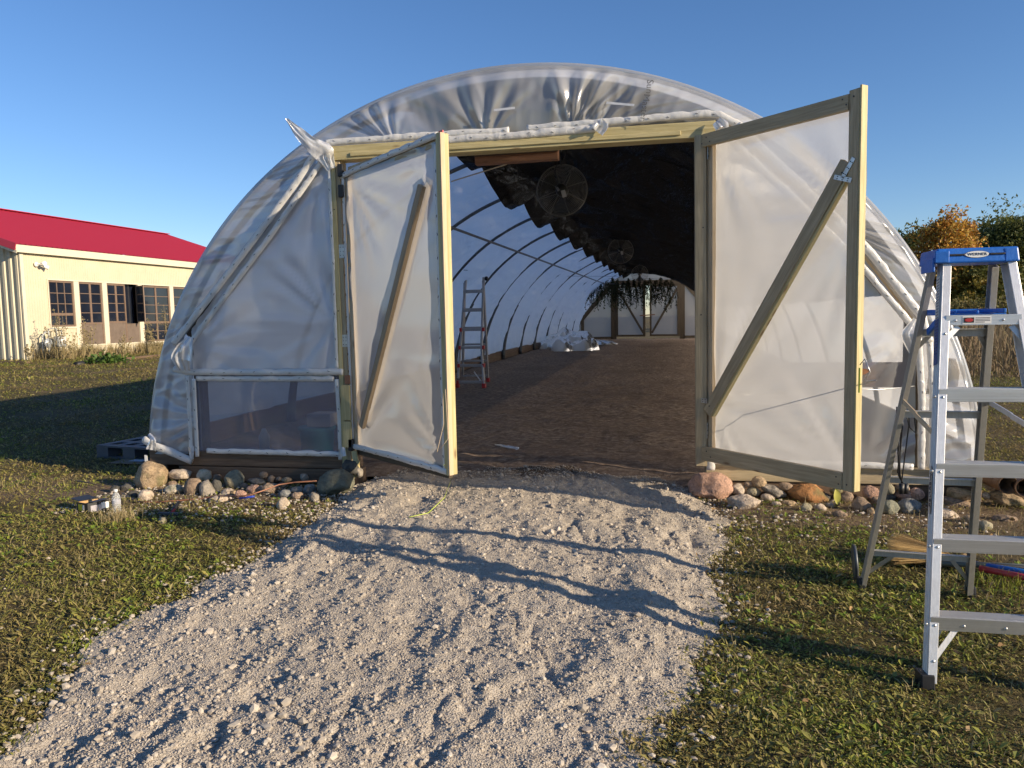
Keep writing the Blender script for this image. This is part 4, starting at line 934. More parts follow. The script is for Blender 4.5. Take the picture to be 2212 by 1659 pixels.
    text('WERNER', .030, onr(.76, 0, .0016), frame_rot(-a, Yv*-1), 'ink', root, 'rail_lettering', .0004, sx=1.2)
    for z in (.245, .545, .84, 1.14, 1.40, .11): MB().lathe([(0, .004), (.004, .003), (.0065, 0)], fr(fl0, fl1, z)+Vector((.016, -.038, 0)), 10, 0, (0, -1, 0)).build('rivet', M['steel'], root, True)
M['white_lab'] = plain('label_paper', (.55, .53, .50), .6); M['blue_lab'] = plain('blue_label', (.05, .09, .25), .6)
step_ladder()
m = MB()
for k in range(5):
    x, y = 1.075+.012*k, 4.02+.01*k
    m.tube([(x, y, 1.03), (x+.02*math.sin(k*2), y, .93), (x+.015*math.cos(k), y-.01, .80-.04*k), (x+.01, y-.005, .70-.02*k)], .0035, 5)
m.tube([(1.11, 4.0, 1.04), (1.15, 4.0, .98), (1.16, 4.0, .90), (1.13, 4.0, .93), (1.12, 4.0, 1.02)], .0035, 5)
for k in range(2): m.plank((1.10+.02*k, 4.0, .60), (1.10+.02*k, 4.0, .65), .02, .02)
tag(m.build('power_cord', M['black'], None, True), 'black cord with its plug draped over the rear bar of the step ladder', 'cord')
tag(MB().lathe([(0, -.006), (.085, -.006), (.095, -.012), (.098, 0), (.090, .006), (0, .0)], (1.0, 4.47, .098), 28, ax=(.97, -.10, .06)).build('round_lid', M['pipe'], None, True), 'dark round lid standing on edge behind the rear left ladder foot', 'lid')

# ------------------------------------------------------------------ stones
def rockmat(name, c, sp, ssc=40, rough=.85, moss=None):
    c = tuple(x*k for x, k in zip(c, (1.28, 1.22, 1.15)))
    m, t, b, o = newmat(name); v = tcoord(t)
    n1 = noise(t, v, 9, 6, .65); n2 = noise(t, v, ssc, 4, .75)
    q = ramp(t, n1, [(.3, tuple(x*.55 for x in c)), (.7, tuple(min(1, x*1.25) for x in c))])
    q = mixc(t, ramp(t, n2, [(.5, (0, 0, 0)), (.64, (.85, .85, .85))]), q, sp)
    if moss: q = mixc(t, ramp(t, noise(t, v, 5, 4), [(.52, (0, 0, 0)), (.66, (.8, .8, .8))]), q, moss)
    t.links.new(q, b.inputs['Base Color']); b.inputs['Roughness'].default_value = rough; b.inputs['Specular IOR Level'].default_value = .3
    t.links.new(bump(t, n2, .8, .012, bump(t, n1, .9, .04)), b.inputs['Normal']); return m
RM = {'tan': rockmat('tan_granite', (.34, .26, .17), (.14, .10, .06), 60, moss=(.16, .15, .07)), 'pale': rockmat('pale_stone', (.44, .38, .31), (.25, .20, .16)), 'brown': rockmat('brown_stone', (.25, .19, .14), (.13, .10, .08), 30),
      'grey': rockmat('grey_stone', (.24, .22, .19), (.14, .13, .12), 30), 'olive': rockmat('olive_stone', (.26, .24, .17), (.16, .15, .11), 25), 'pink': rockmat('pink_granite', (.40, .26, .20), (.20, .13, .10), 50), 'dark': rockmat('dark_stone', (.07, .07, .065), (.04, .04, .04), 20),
      'green': rockmat('greenish_stone', (.15, .155, .12), (.09, .10, .08), 20), 'blue': rockmat('bluish_stone', (.19, .20, .20), (.12, .13, .13), 30), 'rust': rockmat('rusty_stone', (.30, .15, .06), (.12, .08, .04), 25, moss=(.14, .12, .05)), 'mott': rockmat('mottled_stone', (.42, .38, .30), (.16, .17, .10), 14)}
def rock(cr, x, y, w, h, mat, lab, ang=0., tilt=0., sd=0, grp=None, name='stone', big=False, front=None):
    u, v_ = cr(x, y); ub, vb = cr(x, y+h*.42)
    sc = {id(C2): 3.16, id(C6): 2.602}[id(cr)]
    g = PZ(ub, vb, 0.0); Y = min(g.y + (w/sc*.8848)*g.y/FPX*.35, 6.33 if front is None else front)
    c = PY(u, v_, Y); d = depth(c); k = d/FPX*.8848/sc/2
    a, b2 = w*k, h*k*1.04
    bm = bmesh.new(); bmesh.ops.create_icosphere(bm, subdivisions=4 if big or w > 140 else 3, radius=1.)
    P = np.array([q.co[:] for q in bm.verts]); r = np.random.RandomState(sd*13+5); ang = min(1, ang+.22)
    for i in range(int(4+12*ang)):
        nn = r.randn(3); nn /= np.linalg.norm(nn); dd = 1-(.06+.30*ang*r.rand()); q = np.maximum(0, P@nn-dd); P -= q[:, None]*nn*.93
    P *= (1+(.17)*fbm(P[:, 0], P[:, 1], P[:, 2], 1.1, 2, sd)+.05*fbm(P[:, 0], P[:, 1], P[:, 2], 3.2, 3, sd+3)+.018*fbm(P[:, 0], P[:, 1], P[:, 2], 11, 2, sd+6))[:, None]
    P = P/np.abs(P).max(0)
    P *= np.array([a, (a*.55+b2*.35), b2])
    t = math.radians(tilt); P[:, [0, 2]] = P[:, [0, 2]] @ np.array([[math.cos(t), math.sin(t)], [-math.sin(t), math.cos(t)]])
    for q, p in zip(bm.verts, P): q.co = Vector(p)+c-Vector((0, 0, b2*.07))
    me = bpy.data.meshes.new(name); bm.to_mesh(me); bm.free(); me.polygons.foreach_set('use_smooth', [True]*len(me.polygons))
    o = mkobj(name, me, RM[mat]); tag(o, lab, 'stone' if not big else 'boulder', grp); return o
GL_, GR_ = 'stones piled along the left front sill', 'stones piled along the right front sill'
LR = [(535, 825, 290, 245, 'tan', 'big rough tan boulder at the left corner of the greenhouse', .15, 12, 1, 1), (755, 818, 190, 95, 'pale', 'pale flat-topped angular stone right of the big tan boulder', .9, 4, 2, 0), (855, 910, 135, 165, 'brown', 'smooth brown egg-shaped stone leaning right between two blocky stones', .05, -22, 3, 0),
 (960, 925, 122, 145, 'grey', 'blocky grey-tan upright stone left of the pear-shaped stone', .7, 8, 4, 0), (1172, 858, 168, 160, 'olive', 'large smooth olive pear-shaped stone at the middle of the left row', .35, 0, 5, 0), (710, 935, 160, 95, 'mott', 'mottled white and green stone under the pale flat-topped stone', .5, 6, 6, 0),
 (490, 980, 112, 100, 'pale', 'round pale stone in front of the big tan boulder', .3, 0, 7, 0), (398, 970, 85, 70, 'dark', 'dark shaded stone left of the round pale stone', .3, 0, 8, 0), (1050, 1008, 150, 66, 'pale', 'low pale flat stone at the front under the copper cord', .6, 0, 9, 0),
 (1555, 1040, 125, 102, 'pale', 'pale angular stone lying alone in front of the left row near the gravel', .7, 5, 10, 0), (775, 1080, 80, 52, 'tan', 'small tan stone beside the hammer', .3, 0, 11, 0), (625, 1170, 72, 60, 'olive', 'small olive stone on the grass in front of the hammer', .5, 0, 12, 0),
 (1332, 930, 122, 90, 'pink', 'orange-pink rounded stone under the middle of the copper cord', .2, 5, 13, 0), (1445, 930, 165, 110, 'brown', 'long brown stone tilted up to the right under the copper cord', .2, 28, 14, 0), (1355, 870, 158, 60, 'grey', 'flat grey oval stone right of the pear-shaped stone', .1, -4, 15, 0),
 (1400, 822, 72, 62, 'brown', 'small round brown stone on top of the flat grey oval one', .15, 0, 16, 0), (1460, 850, 66, 60, 'brown', 'small round stone touching the right end of the flat grey oval one', .15, 0, 17, 0), (1580, 858, 84, 50, 'tan', 'little tan rounded stone against the sill, left of the upright grey chip', .15, 0, 18, 0),
 (1716, 838, 80, 72, 'grey', 'upright grey chip against the sill near the dark green boulder', .8, 0, 19, 0), (1660, 935, 125, 60, 'grey', 'flat dark grey stone just below the end of the copper cord', .3, 5, 20, 0), (1568, 968, 112, 82, 'blue', 'bluish grey stone behind the lone pale angular stone', .5, 0, 21, 0),
 (1665, 982, 100, 62, 'brown', 'brown-grey stone between the bluish stone and the green boulder', .3, 0, 22, 0), (1760, 930, 110, 92, 'blue', 'blue-grey stone against the left side of the green boulder', .4, 0, 23, 0), (1790, 988, 92, 78, 'grey', 'grey stone at the front foot of the green boulder', .3, 0, 24, 0),
 (1965, 882, 300, 235, 'green', 'big dark green boulder with a flat top at the left door post', .75, -6, 25, 1), (2068, 762, 150, 130, 'dark', 'dark rounded boulder wedged between the green boulder and the door post', .2, 0, 26, 1), (942, 815, 130, 92, 'mott', 'dark mossy jagged stone against the sill behind the egg-shaped stone', .9, 0, 27, 0),
 (1046, 842, 68, 66, 'brown', 'small brown stone left of the pear-shaped one, against the sill', .2, 0, 28, 0), (1228, 972, 92, 80, 'pink', 'small pinkish stone below the right side of the pear-shaped stone', .2, 0, 29, 0), (1118, 955, 110, 66, 'pale', 'pale wedge of stone directly below the pear-shaped stone', .6, 0, 30, 0),
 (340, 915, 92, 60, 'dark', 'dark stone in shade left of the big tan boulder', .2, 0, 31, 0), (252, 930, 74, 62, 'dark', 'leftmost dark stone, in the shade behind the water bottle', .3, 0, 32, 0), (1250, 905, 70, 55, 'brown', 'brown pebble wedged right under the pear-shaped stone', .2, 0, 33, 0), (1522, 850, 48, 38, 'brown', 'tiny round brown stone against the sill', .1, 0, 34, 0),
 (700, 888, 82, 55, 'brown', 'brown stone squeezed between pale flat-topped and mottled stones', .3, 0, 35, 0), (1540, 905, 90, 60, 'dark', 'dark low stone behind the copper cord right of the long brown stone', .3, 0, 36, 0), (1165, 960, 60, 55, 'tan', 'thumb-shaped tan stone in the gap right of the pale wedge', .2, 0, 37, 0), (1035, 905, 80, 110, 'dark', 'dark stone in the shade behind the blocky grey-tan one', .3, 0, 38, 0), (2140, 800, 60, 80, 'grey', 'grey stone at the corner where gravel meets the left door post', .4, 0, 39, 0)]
for x, y, w, h, mt, lb, an, ti, sdd, bg_ in LR: rock(C2, x, y, w, h, mt, lb, an, ti, sdd, None if bg_ else GL_, 'boulder' if bg_ else 'stone', bool(bg_))
RR = [(218, 742, 292, 192, 'pink', 'big pinkish tan boulder at the right door post', .6, -12, 51, 1), (398, 766, 92, 82, 'pale', 'pale angular stone touching the pinkish boulder', .7, 10, 52, 0), (494, 780, 92, 68, 'olive', 'squarish olive stone below the round egg-topped stone', .4, 0, 53, 0), (528, 718, 98, 76, 'tan', 'round tan stone perched against the right sill', .1, 0, 54, 0),
 (622, 776, 172, 72, 'grey', 'grey slab leaning between the round tan stone and the rusty boulder', .5, -22, 55, 0), (580, 822, 98, 62, 'pale', 'small light grey stone below the grey slab', .1, 0, 56, 0), (420, 850, 232, 104, 'pale', 'wide speckled stone in front of the pinkish boulder', .45, 8, 57, 0), (838, 792, 272, 142, 'rust', 'big rusty orange boulder under the right door', .5, 0, 58, 1),
 (830, 883, 78, 66, 'olive', 'olive grey block at the foot of the rusty boulder', .6, 0, 59, 0), (720, 856, 98, 46, 'tan', 'low tan stone left of the rusty boulder', .2, -6, 60, 0), (640, 860, 62, 38, 'pale', 'pebble-sized pale stone between two low tan stones', .2, 0, 61, 0), (914, 884, 94, 58, 'pale', 'pale low stone right of the olive grey block', .4, -8, 62, 0), (1085, 820, 84, 84, 'brown', 'brown stone right behind the upright yellow leaf', .5, 0, 63, 0),
 (1174, 866, 124, 106, 'brown', 'large round brown-grey stone right of the door post foot', .15, -8, 64, 0), (1240, 790, 108, 102, 'pink', 'pink granite lump left of the ladder rear rail', .6, 0, 65, 0), (1360, 762, 78, 68, 'olive', 'olive oval stone resting high against the sill by the ladder', .15, -20, 66, 0), (1355, 816, 88, 52, 'dark', 'dark flat stone under the olive oval one', .3, 0, 67, 0),
 (1358, 886, 126, 112, 'green', 'squarish grey-green stone at the front left of the bluish one', .75, 4, 68, 0), (1480, 876, 146, 116, 'blue', 'bluish grey heart-shaped stone beside the ladder front rail', .25, 0, 69, 0), (1454, 802, 122, 72, 'pink', 'pinkish brown stone above the bluish one', .3, 0, 70, 0), (1440, 760, 92, 50, 'brown', 'brown low stone against the sill behind the pinkish brown one', .2, -10, 71, 0), (1528, 792, 102, 84, 'pink', 'salmon-tan stone partly behind the ladder front rail', .3, -20, 72, 0),
 (1802, 796, 196, 84, 'tan', 'long tan rock right of the front ladder rail, upper one', .55, -6, 73, 0), (1782, 852, 222, 86, 'brown', 'long brown rock lying below the long tan one', .4, -12, 74, 0), (1716, 926, 184, 84, 'pale', 'long pale rock at the front, seen through the ladder', .6, -18, 75, 0), (1960, 1000, 92, 76, 'olive', 'round olive stone at the front right of the ladder', .2, 0, 76, 0), (1868, 962, 104, 74, 'tan', 'tan stone half behind the rear right ladder rail', .3, 0, 77, 0),
 (2100, 824, 205, 92, 'tan', 'wide tan rock in front of the clay tubes', .5, -16, 78, 0), (2010, 742, 82, 60, 'brown', 'brown stone right of the ladder by the clay tubes', .3, 0, 79, 0), (1972, 806, 54, 46, 'pale', 'small pale stone right of the rear right ladder rail', .3, 0, 80, 0), (980, 870, 62, 42, 'grey', 'small grey stone under the upright yellow leaf', .3, 0, 81, 0), (1640, 832, 62, 72, 'olive', 'narrow olive stone just right of the front ladder rail', .4, 0, 82, 0),
 (698, 748, 94, 54, 'brown', 'brown stone under the bottom rail of the right door', .2, -5, 83, 0), (1018, 778, 80, 46, 'tan', 'tan stone against the sill at the right door post', .2, 0, 84, 0), (2090, 955, 150, 62, 'brown', 'broad brown clod at the right edge of the picture', .4, 0, 85, 0), (1272, 842, 62, 66, 'brown', 'brown stone just left of the ladder rear rail', .3, 0, 86, 0), (1040, 926, 92, 62, 'brown', 'round brown stone lying forward on the grass', .15, 0, 87, 0), (1238, 910, 48, 58, 'tan', 'small tan stone at the grass edge left of the squarish one', .2, 0, 88, 0),
 (1010, 850, 70, 40, 'pale', 'pale flattened stone left of the brown grass-edge stone', .2, 0, 89, 0), (460, 735, 60, 40, 'brown', 'small brown stone behind the pale angular one', .2, 0, 90, 0), (950, 820, 60, 60, 'dark', 'dark stone in the gap right of the rusty boulder', .3, 0, 91, 0), (2190, 790, 110, 70, 'tan', 'tan rock cut by the right edge of the picture', .5, 0, 92, 0)]
for x, y, w, h, mt, lb, an, ti, sdd, bg_ in RR: rock(C6, x, y, w, h, mt, lb, an, ti, sdd, None if bg_ else GR_, 'boulder' if bg_ else 'stone', bool(bg_))
# leaf on the stones, three clay tubes, PVC pipes, broom
def leaf(p, l, w, ax, nrm, mat, lab, name='leaf'):
    ax = Vector(ax).normalized(); s = ax.cross(Vector(nrm)).normalized(); nn = Vector(nrm).normalized(); vs = []; fs = []; n = 9
    for i in range(n):
        t = i/(n-1); ww = w*math.sin(math.pi*min(1, t*.95+.03))**.8; c = Vector(p)+ax*l*(t-.5)+nn*.01*math.sin(t*3)
        vs += [c-s*ww/2+nn*.006, c, c+s*ww/2+nn*.006]
    for i in range(n-1):
        for k in (0, 1): fs.append((i*3+k, i*3+k+1, i*3+k+4, i*3+k+3))
    m = MB(); m.add(vs, fs); o = m.build(name, mat, None, True); tag(o, lab, 'leaf'); return o
u, v_ = C6(1022, 812); leaf(PY(u, v_, 5.62), .115, .05, (-.1, 0, 1), (.1, -1, .2), plain('leaf_yellow', (.42, .40, .08), .6), 'upright yellow-green leaf among the right-hand stones')
u, v_ = C6(1180, 20); leaf(PY(u, v_, 6.405), .11, .05, (1, 0, .15), (0, -1, .1), plain('leaf_brown', (.24, .10, .04), .7), 'curled brown leaf on the right wall film beside the door post')
clay = plain('clay_tube', (.22, .12, .06), .8, 0, .25, 8, .2)
for k, (x0, y0, x1, y1, dd, lab) in enumerate(((2115, 740, 1985, 690, 5.9, 'brown clay tube with its open end facing us, lowest in the pile'), (2212, 700, 2070, 660, 6.2, 'brown clay tube lying at the back of the pile'), (2225, 760, 2150, 720, 5.8, 'brown clay tube at the right edge of the picture'))):
    u, v_ = C6(x0, y0); p = PY(u, v_, dd); u, v_ = C6(x1, y1); q = PY(u, v_, dd+.5); ax = (p-q).normalized(); L = .62
    tag(MB().lathe([(.060, -L), (.060, 0), (.064, 0), (.066, -.03), (.066, -.031), (.052, -.03), (.052, -L+.02), (0, -L+.02)][::1], p, 20, 0, ax).build('clay_tube', clay, None, True), lab, 'tube', 'brown clay tubes')
for col, nm, a, b2, r, lab in (((.10, .11, .09), 'dark_pvc', (1600, 1232), (2260, 1262), .017, 'dark grey-green plastic pipe lying furthest back in the grass'), ((.01, .10, .36), 'blue_pvc', (1700, 1205), (2260, 1300), .016, 'blue plastic pipe between the dark pipe and the red one'), ((.42, .035, .04), 'red_pvc', (1930, 1268), (2260, 1335), .018, 'red plastic pipe lying nearest in the grass')):
    p = PZ(*C6(*a), r+.022); q = PZ(*C6(*b2), r+.022); q = q+(q-p)*.6
    tag(MB().tube([p, q], r, 16).build('plastic_pipe', plain(nm, col, .4, 0, .1), None, True), lab, 'pipe', 'plastic pipes lying in the grass')
p = PZ(*C6(1250, 1238), .014); q = PZ(*C6(1930, 1275), .014)
# corn broom lying on its side
br = tag(empty('broom', PZ(*C6(1560, 1190), 0)), 'straw corn broom lying on the grass behind the step ladder', 'broom')
tipc = PZ(*C6(1360, 1170), .05); nk = PZ(*C6(1765, 1205), .06)
Vs, Fs = [], []; straw = leafmat('broom_straw', [(.42, .25, .08), (.62, .40, .15), (.72, .52, .24), (.50, .30, .10)], .7, .1)
ax = (tipc-nk); Lb = ax.length; ax.normalize(); sd_ = Vector((-ax.y, ax.x, 0)); upv = Vector((0, 0, 1)); k = 0
for i in range(1500):
    a_ = rnd.uniform(-1, 1); b_ = rnd.uniform(-1, 1); ln = Lb*rnd.uniform(.9, 1.06)*(1-.08*a_*a_); st = nk+sd_*a_*.012+upv*b_*.014
    mid = nk+ax*ln*.4+sd_*a_*.075+upv*(b_*.034+.02); en = nk+ax*ln+sd_*a_*(.15)+upv*(.02+b_*.055+.02*rnd.random())
    w = Vector((0, 0, .0013)) if i % 2 else sd_*.0013
    Vs += [st-w, st+w, mid+w, mid-w, en+w*.6, en-w*.6]; Fs += [(k, k+1, k+2, k+3), (k+3, k+2, k+4, k+5)]; k += 6
npmesh('bristles', [tuple(v) for v in Vs], Fs, straw, br, False)
for t in (.30, .36, .42):
    c = nk+ax*Lb*t; m = MB(); m.tube([c+sd_*.078*math.cos(q)*(t/.4+.1)+upv*(.034*math.sin(q)+.012) for q in np.linspace(0, 2*math.pi, 25)], .003, 5, caps=False); m.build('stitching', M['brown'], br)
MB().tube([nk+ax*.03, nk-ax*.02, nk-ax*.10+upv*-.02, nk-ax*.9+Vector((0, .1, -.045))], [.022, .018, .013, .012], 12).build('handle', M['black'], br, True)

# ------------------------------------------------------------------ small things at the left corner
def onb(x, y, z=0.): return PZ(*CB(x, y), z)
# plastic pallet with slots
p0 = onb(550, 430, .0); pr = Vector((.985, -.17, 0)); pb = Vector((.17, .985, 0))
pal = tag(empty('pallet', p0), 'dark grey plastic pallet lying in shade beside the left corner of the greenhouse', 'pallet')
greyp = plain('grey_plastic', (.07, .075, .09), .6, 0, .15)
def pw(a, b, z): return p0+pr*a+pb*b+Vector((0, 0, z))
m = MB(); Wd_, Dp = 1.0, 1.1
for a in np.linspace(.05, Wd_-.05, 5): m.plank(pw(a, 0, .140), pw(a, Dp, .140), .10, .02, (0, 0, 1))
for b2 in np.linspace(.05, Dp-.05, 5): m.plank(pw(0, b2, .1385), pw(Wd_, b2, .1385), .10, .02, (0, 0, 1))
m.build('deck', greyp, pal)
for a in (.0, .41, .82):
    for b2 in (0., .45, .92): MB().plank(pw(a+.09, b2+.09, .0), pw(a+.09, b2+.09, .128), .18, .18, tuple(pb)).build('block', greyp, pal)
m = MB(); m.plank(pw(0, .05, .012), pw(Wd_, .05, .012), .10, .022, (0, 0, 1)); m.plank(pw(0, .55, .012), pw(Wd_, .55, .012), .10, .022, (0, 0, 1)); m.plank(pw(0, 1.05, .012), pw(Wd_, 1.05, .012), .10, .022, (0, 0, 1)); m.build('skid', greyp, pal)
card = plain('cardboard', (.22, .15, .10), .85)
a = onb(890, 520, .01); b2 = onb(1340, 530, .01); c_ = onb(1050, 430, .01)
m = MB(); dv = (b2-a); m.plank(a+dv*.5+(c_-a)*.0+Vector((-.3, .14, .006)), a+dv*.5+Vector((.32, .12, .006)), .30, .006, (0, 0, 1)); tag(m.build('cardboard_sheet', card), 'brown cardboard sheet on the grass in front of the pallet', 'cardboard')
tag(MB().plank(a+Vector((.06, .12, .018)), a+Vector((.24, .11, .018)), .10, .002, (0, 0, 1)).build('paper_sheet', plain('pale_paper', (.42, .46, .52), .7)), 'pale paper slip lying on the cardboard sheet', 'paper')
tag(MB().plank((-5.06, 6.43, .16), (-5.06, 6.43, .24), .03, .004).build('paper_tag', M['white']), 'small white tag on the left end of the sill timber', 'tag')
# open carton
bx_ = onb(250, 1265, .0); ux = Vector((.95, -.30, 0)).normalized(); uy = Vector((.55, .83, 0)).normalized()
bt = tag(empty('small_carton', bx_), 'small open black carton with a yellow label on the grass, left of the water bottle', 'carton')
def bw(a, b, z): return bx_+ux*a+uy*b+Vector((0, 0, z))
W1, D1, H1 = .145, .16, .085; kraft = plain('kraft_inside', (.45, .28, .12), .8); blk = plain('black_print', (.02, .02, .022), .5)
m = MB(); nrx = (uy.y, -uy.x, 0)
m.plank(bw(0, 0, H1/2), bw(W1, 0, H1/2), H1, .003, (ux.y, -ux.x, 0)); m.plank(bw(W1, 0, H1/2), bw(W1, D1, H1/2), H1, .003, nrx); m.plank(bw(0, 0, H1/2), bw(0, D1, H1/2), H1, .003, nrx); m.plank(bw(0, D1, H1/2), bw(W1, D1, H1/2), H1, .003, (ux.y, -ux.x, 0)); m.plank(bw(0, D1/2, .003), bw(W1, D1/2, .003), D1, .003, (0, 0, 1)); m.build('box_body', blk, bt)
m = MB(); m.plank(bw(.003, D1-.004, H1/2), bw(W1-.003, D1-.004, H1/2), H1-.002, .003, (ux.y, -ux.x, 0)); m.plank(bw(W1-.004, .004, H1/2), bw(W1-.004, D1-.006, H1/2), H1-.002, .003, nrx); m.plank(bw(.004, .004, H1/2), bw(.004, D1-.006, H1/2), H1-.002, .003, nrx); m.build('lining', kraft, bt)
m = MB(); m.plank(bw(-.003, D1*.5, H1+.004), bw(-.12, D1*.5, H1+.018), D1*.9, .003, (0, 0, 1)); m.build('flap', blk, bt); m = MB(); m.plank(bw(W1*.55, D1/2+.02, H1+.004), bw(W1+.0, D1/2+.02, H1+.006), D1*.85, .003, (0, 0, 1)); m.build('flap', blk, bt)
fn = Vector((ux.y, -ux.x, 0)); MB().plank(bw(.02, 0, H1*.5)+fn*.003, bw(.075, 0, H1*.5)+fn*.003, .052, .001, fn).build('label', plain('yellow_label', (.62, .50, .02), .6), bt); MB().plank(bw(.077, 0, H1*.55)+fn*.003, bw(.098, 0, H1*.55)+fn*.003, .04, .001, fn).build('label', M['white'], bt)
f2 = Vector((uy.y, -uy.x, 0)); MB().plank(bw(W1, .02, H1*.45)+f2*.003, bw(W1, .10, H1*.45)+f2*.003, .05, .001, f2).build('label', plain('grey_label', (.35, .33, .36), .6), bt); MB().plank(bw(W1, .10, H1*.6)+f2*.003, bw(W1, .155, H1*.6)+f2*.003, .05, .001, f2).build('label', M['white'], bt)
# water bottle
bp = onb(860, 1300, .0); bo = tag(empty('water_bottle', bp), 'clear plastic water bottle with white cap and label standing on the grass', 'bottle')
m_, t_, b_, o_ = newmat('clear_pet'); b_.inputs['Base Color'].default_value = (.86, .88, .9, 1); b_.inputs['Roughness'].default_value = .08; b_.inputs['Transmission Weight'].default_value = .75; b_.inputs['IOR'].default_value = 1.2
prof = [(0, .002), (.026, 0), (.031, .008), (.029, .02), (.032, .03), (.0295, .042), (.032, .054), (.0295, .066), (.032, .078), (.032, .088), (.0315, .125), (.0325, .13), (.030, .148), (.018, .172), (.0125, .18), (.0125, .19)]
MB().lathe(prof, bp, 24).build('bottle_body', m_, bo, True); MB().lathe([(.0323, .090), (.0326, .091), (.0326, .123), (.0323, .124)], bp, 24).build('bottle_label', film('bottle_wrap', .3, (.7, .7, .75), .3, .2), bo, True); MB().lathe([(.0135, .186), (.015, .187), (.015, .202), (.013, .204), (0, .204)], bp, 18).build('cap', M['white'], bo)
# hammer
h0 = onb(1700, 1290, .02); h1 = onb(1790, 1150, .03); hm = tag(empty('hammer', h0), 'red and black hammer lying among the stones in front of the left row', 'hammer')
MB().tube([h0, h0.lerp(h1, .45), h1], [.014, .011, .013], 10).build('handle', [M['red']], hm, True); MB().tube([h0.lerp(h1, .42), h1.lerp(h0, -.25)], [.0155, .015], 10).build('grip', M['black'], hm, True)
MB().plank(h0+Vector((-.11, -.01, .0)), h0+Vector((.06, .0, .0)), .026, .024, (0, 0, 1)).build('head', M['pipe'], hm, bevel=.004)
# copper cord, twig, blue marker
def cpt(L_, z=.03): return [PZ(*C2(x, y), zz) for x, y, zz in L_]
cc_ = plain('copper_cord', (.26, .12, .07), .5, .2)
tag(MB().tube(cpt([(310, 960, .02), (430, 1028, .02), (560, 1030, .02), (780, 1015, .015), (930, 1003, .02), (1040, 980, .05), (1180, 984, .08), (1290, 978, .10), (1400, 940, .12), (1520, 895, .14), (1640, 877, .15), (1810, 866, .17)]), .006, 7).build('copper_cord', cc_, None, True), 'thin copper-brown cord trailing over the left row of stones', 'cord')
tag(MB().tube(cpt([(-40, 866, .03), (60, 880, .04), (150, 905, .03), (225, 922, .02)]), [.007, .006, .005, .003], 6).build('twig', M['old'], None, True), 'long thin twig lying in the shade behind the water bottle', 'twig')
tag(MB().tube(cpt([(1215, 1002, .05), (1330, 985, .07)]), .008, 10).build('marker_pen', plain('blue_pen', (.02, .05, .35), .4), None, True), 'blue marker pen lying on the stones under the copper cord', 'pen')
tag(MB().plank((-2.80, 6.34, .10), (-2.84, 6.36, .33), .05, .02).plank((-2.84, 6.32, .09), (-2.79, 6.33, .25), .03, .02).build('wooden_stake', M['pine']), 'short orange-lit wooden stake at the foot of the left door jamb', 'stake')
tag(MB().plank(PY(1400, 291, 5.6), PY(1404, 291, 5.6), .02, .02).build('red_tag', M['red']) if False else MB().plank((-1.70, 5.535, 2.885), (-1.66, 5.505, 2.885), .022, .012).build('red_tag', M['red']), 'small red tag on top of the free edge of the left door', 'tag')

# ------------------------------------------------------------------ farm building
bd = Vector((math.sin(R_(2.4)), math.cos(R_(2.4)), 0)); bn = Vector((bd.y, -bd.x, 0))
def bw_(t, off, z): return bd*t+bn*(-24.4+off)+Vector((0, 0, z))
T0, T1, ZW, WID = 22.73, 39.2, 4.42, 14.0
BL = tag(empty('farm_building', bw_(T0, 0, .3)), 'cream metal-sided farm building with a red ribbed roof left of the greenhouse', 'building')
cream = plain('cream_siding', (.53, .475, .34), .55, 0, .07, 1.2); creamt = plain('cream_trim', (.60, .545, .41), .5, 0, .03, 2.)
dk = plain('brown_frame', (.17, .115, .08), .5); glass = plain('window_glass', (.012, .016, .028), .06, 0, .3, 1.2, 0, 40, .6, .4); inn = plain('shutter_panel', (.14, .105, .08), .7)
holes = [(23.87, 25.03, 1.54, 3.32), (25.34, 26.53, .79, 3.315), (26.79, 28.58, .82, 3.31), (28.84, 30.61, .82, 3.30), (30.90, 32.66, .82, 3.30)]
def bbox(t0, t1, o0, o1, z0, z1, mb): mb.plank(bw_((t0+t1)/2, (o0+o1)/2, z0), bw_((t0+t1)/2, (o0+o1)/2, z1), t1-t0, o1-o0, tuple(bn)); return mb
def sheet(t0, t1, z0, z1, mb, pitch=.115, dep=.012, flip=0):
    # ribbed sheet running up the wall
    n = max(1, int(round((t1-t0)/pitch))); vs = []; 
    for i in range(n+1):
        t = t0+(t1-t0)*i/n
        for dt, of in ((0, 0), (.022, 0), (.030, dep), (.050, dep), (.058, 0)):
            if t+dt <= t1+1e-6: vs.append((t+dt, of))
    k = len(vs); P = [bw_(t, of, z0) for t, of in vs]+[bw_(t, of, z1) for t, of in vs]; mb.add(P, [(i, i+1, k+i+1, k+i) for i in range(k-1)])
m = MB(); zt = 3.335
sheet(T0, 23.85, .22, ZW, m); sheet(23.85, 32.68, zt, ZW, m); sheet(32.68, T1, .22, ZW, m); sheet(23.85, 25.10, .22, 1.52, m); sheet(25.10, 32.68, .22, .80, m)
m.build('wall', cream, BL)
m = MB()
for t in (25.19, 26.66, 28.71, 30.755): bbox(t-.125, t+.125, -.06, .03, .79, 3.32, MB()).build('window_trim', creamt, BL)
m = MB(); bbox(23.83, 25.10, .002, .035, 1.47, 1.535, m); bbox(25.27, 32.7, .002, .035, .74, .80, m); bbox(23.82, 23.865, .002, .035, 1.54, 3.37, m); bbox(23.87, 32.7, .002, .03, 3.325, 3.37, m); bbox(T0-.05, T0+.10, -.02, .04, .25, ZW, m); m.build('window_trim', creamt, BL)
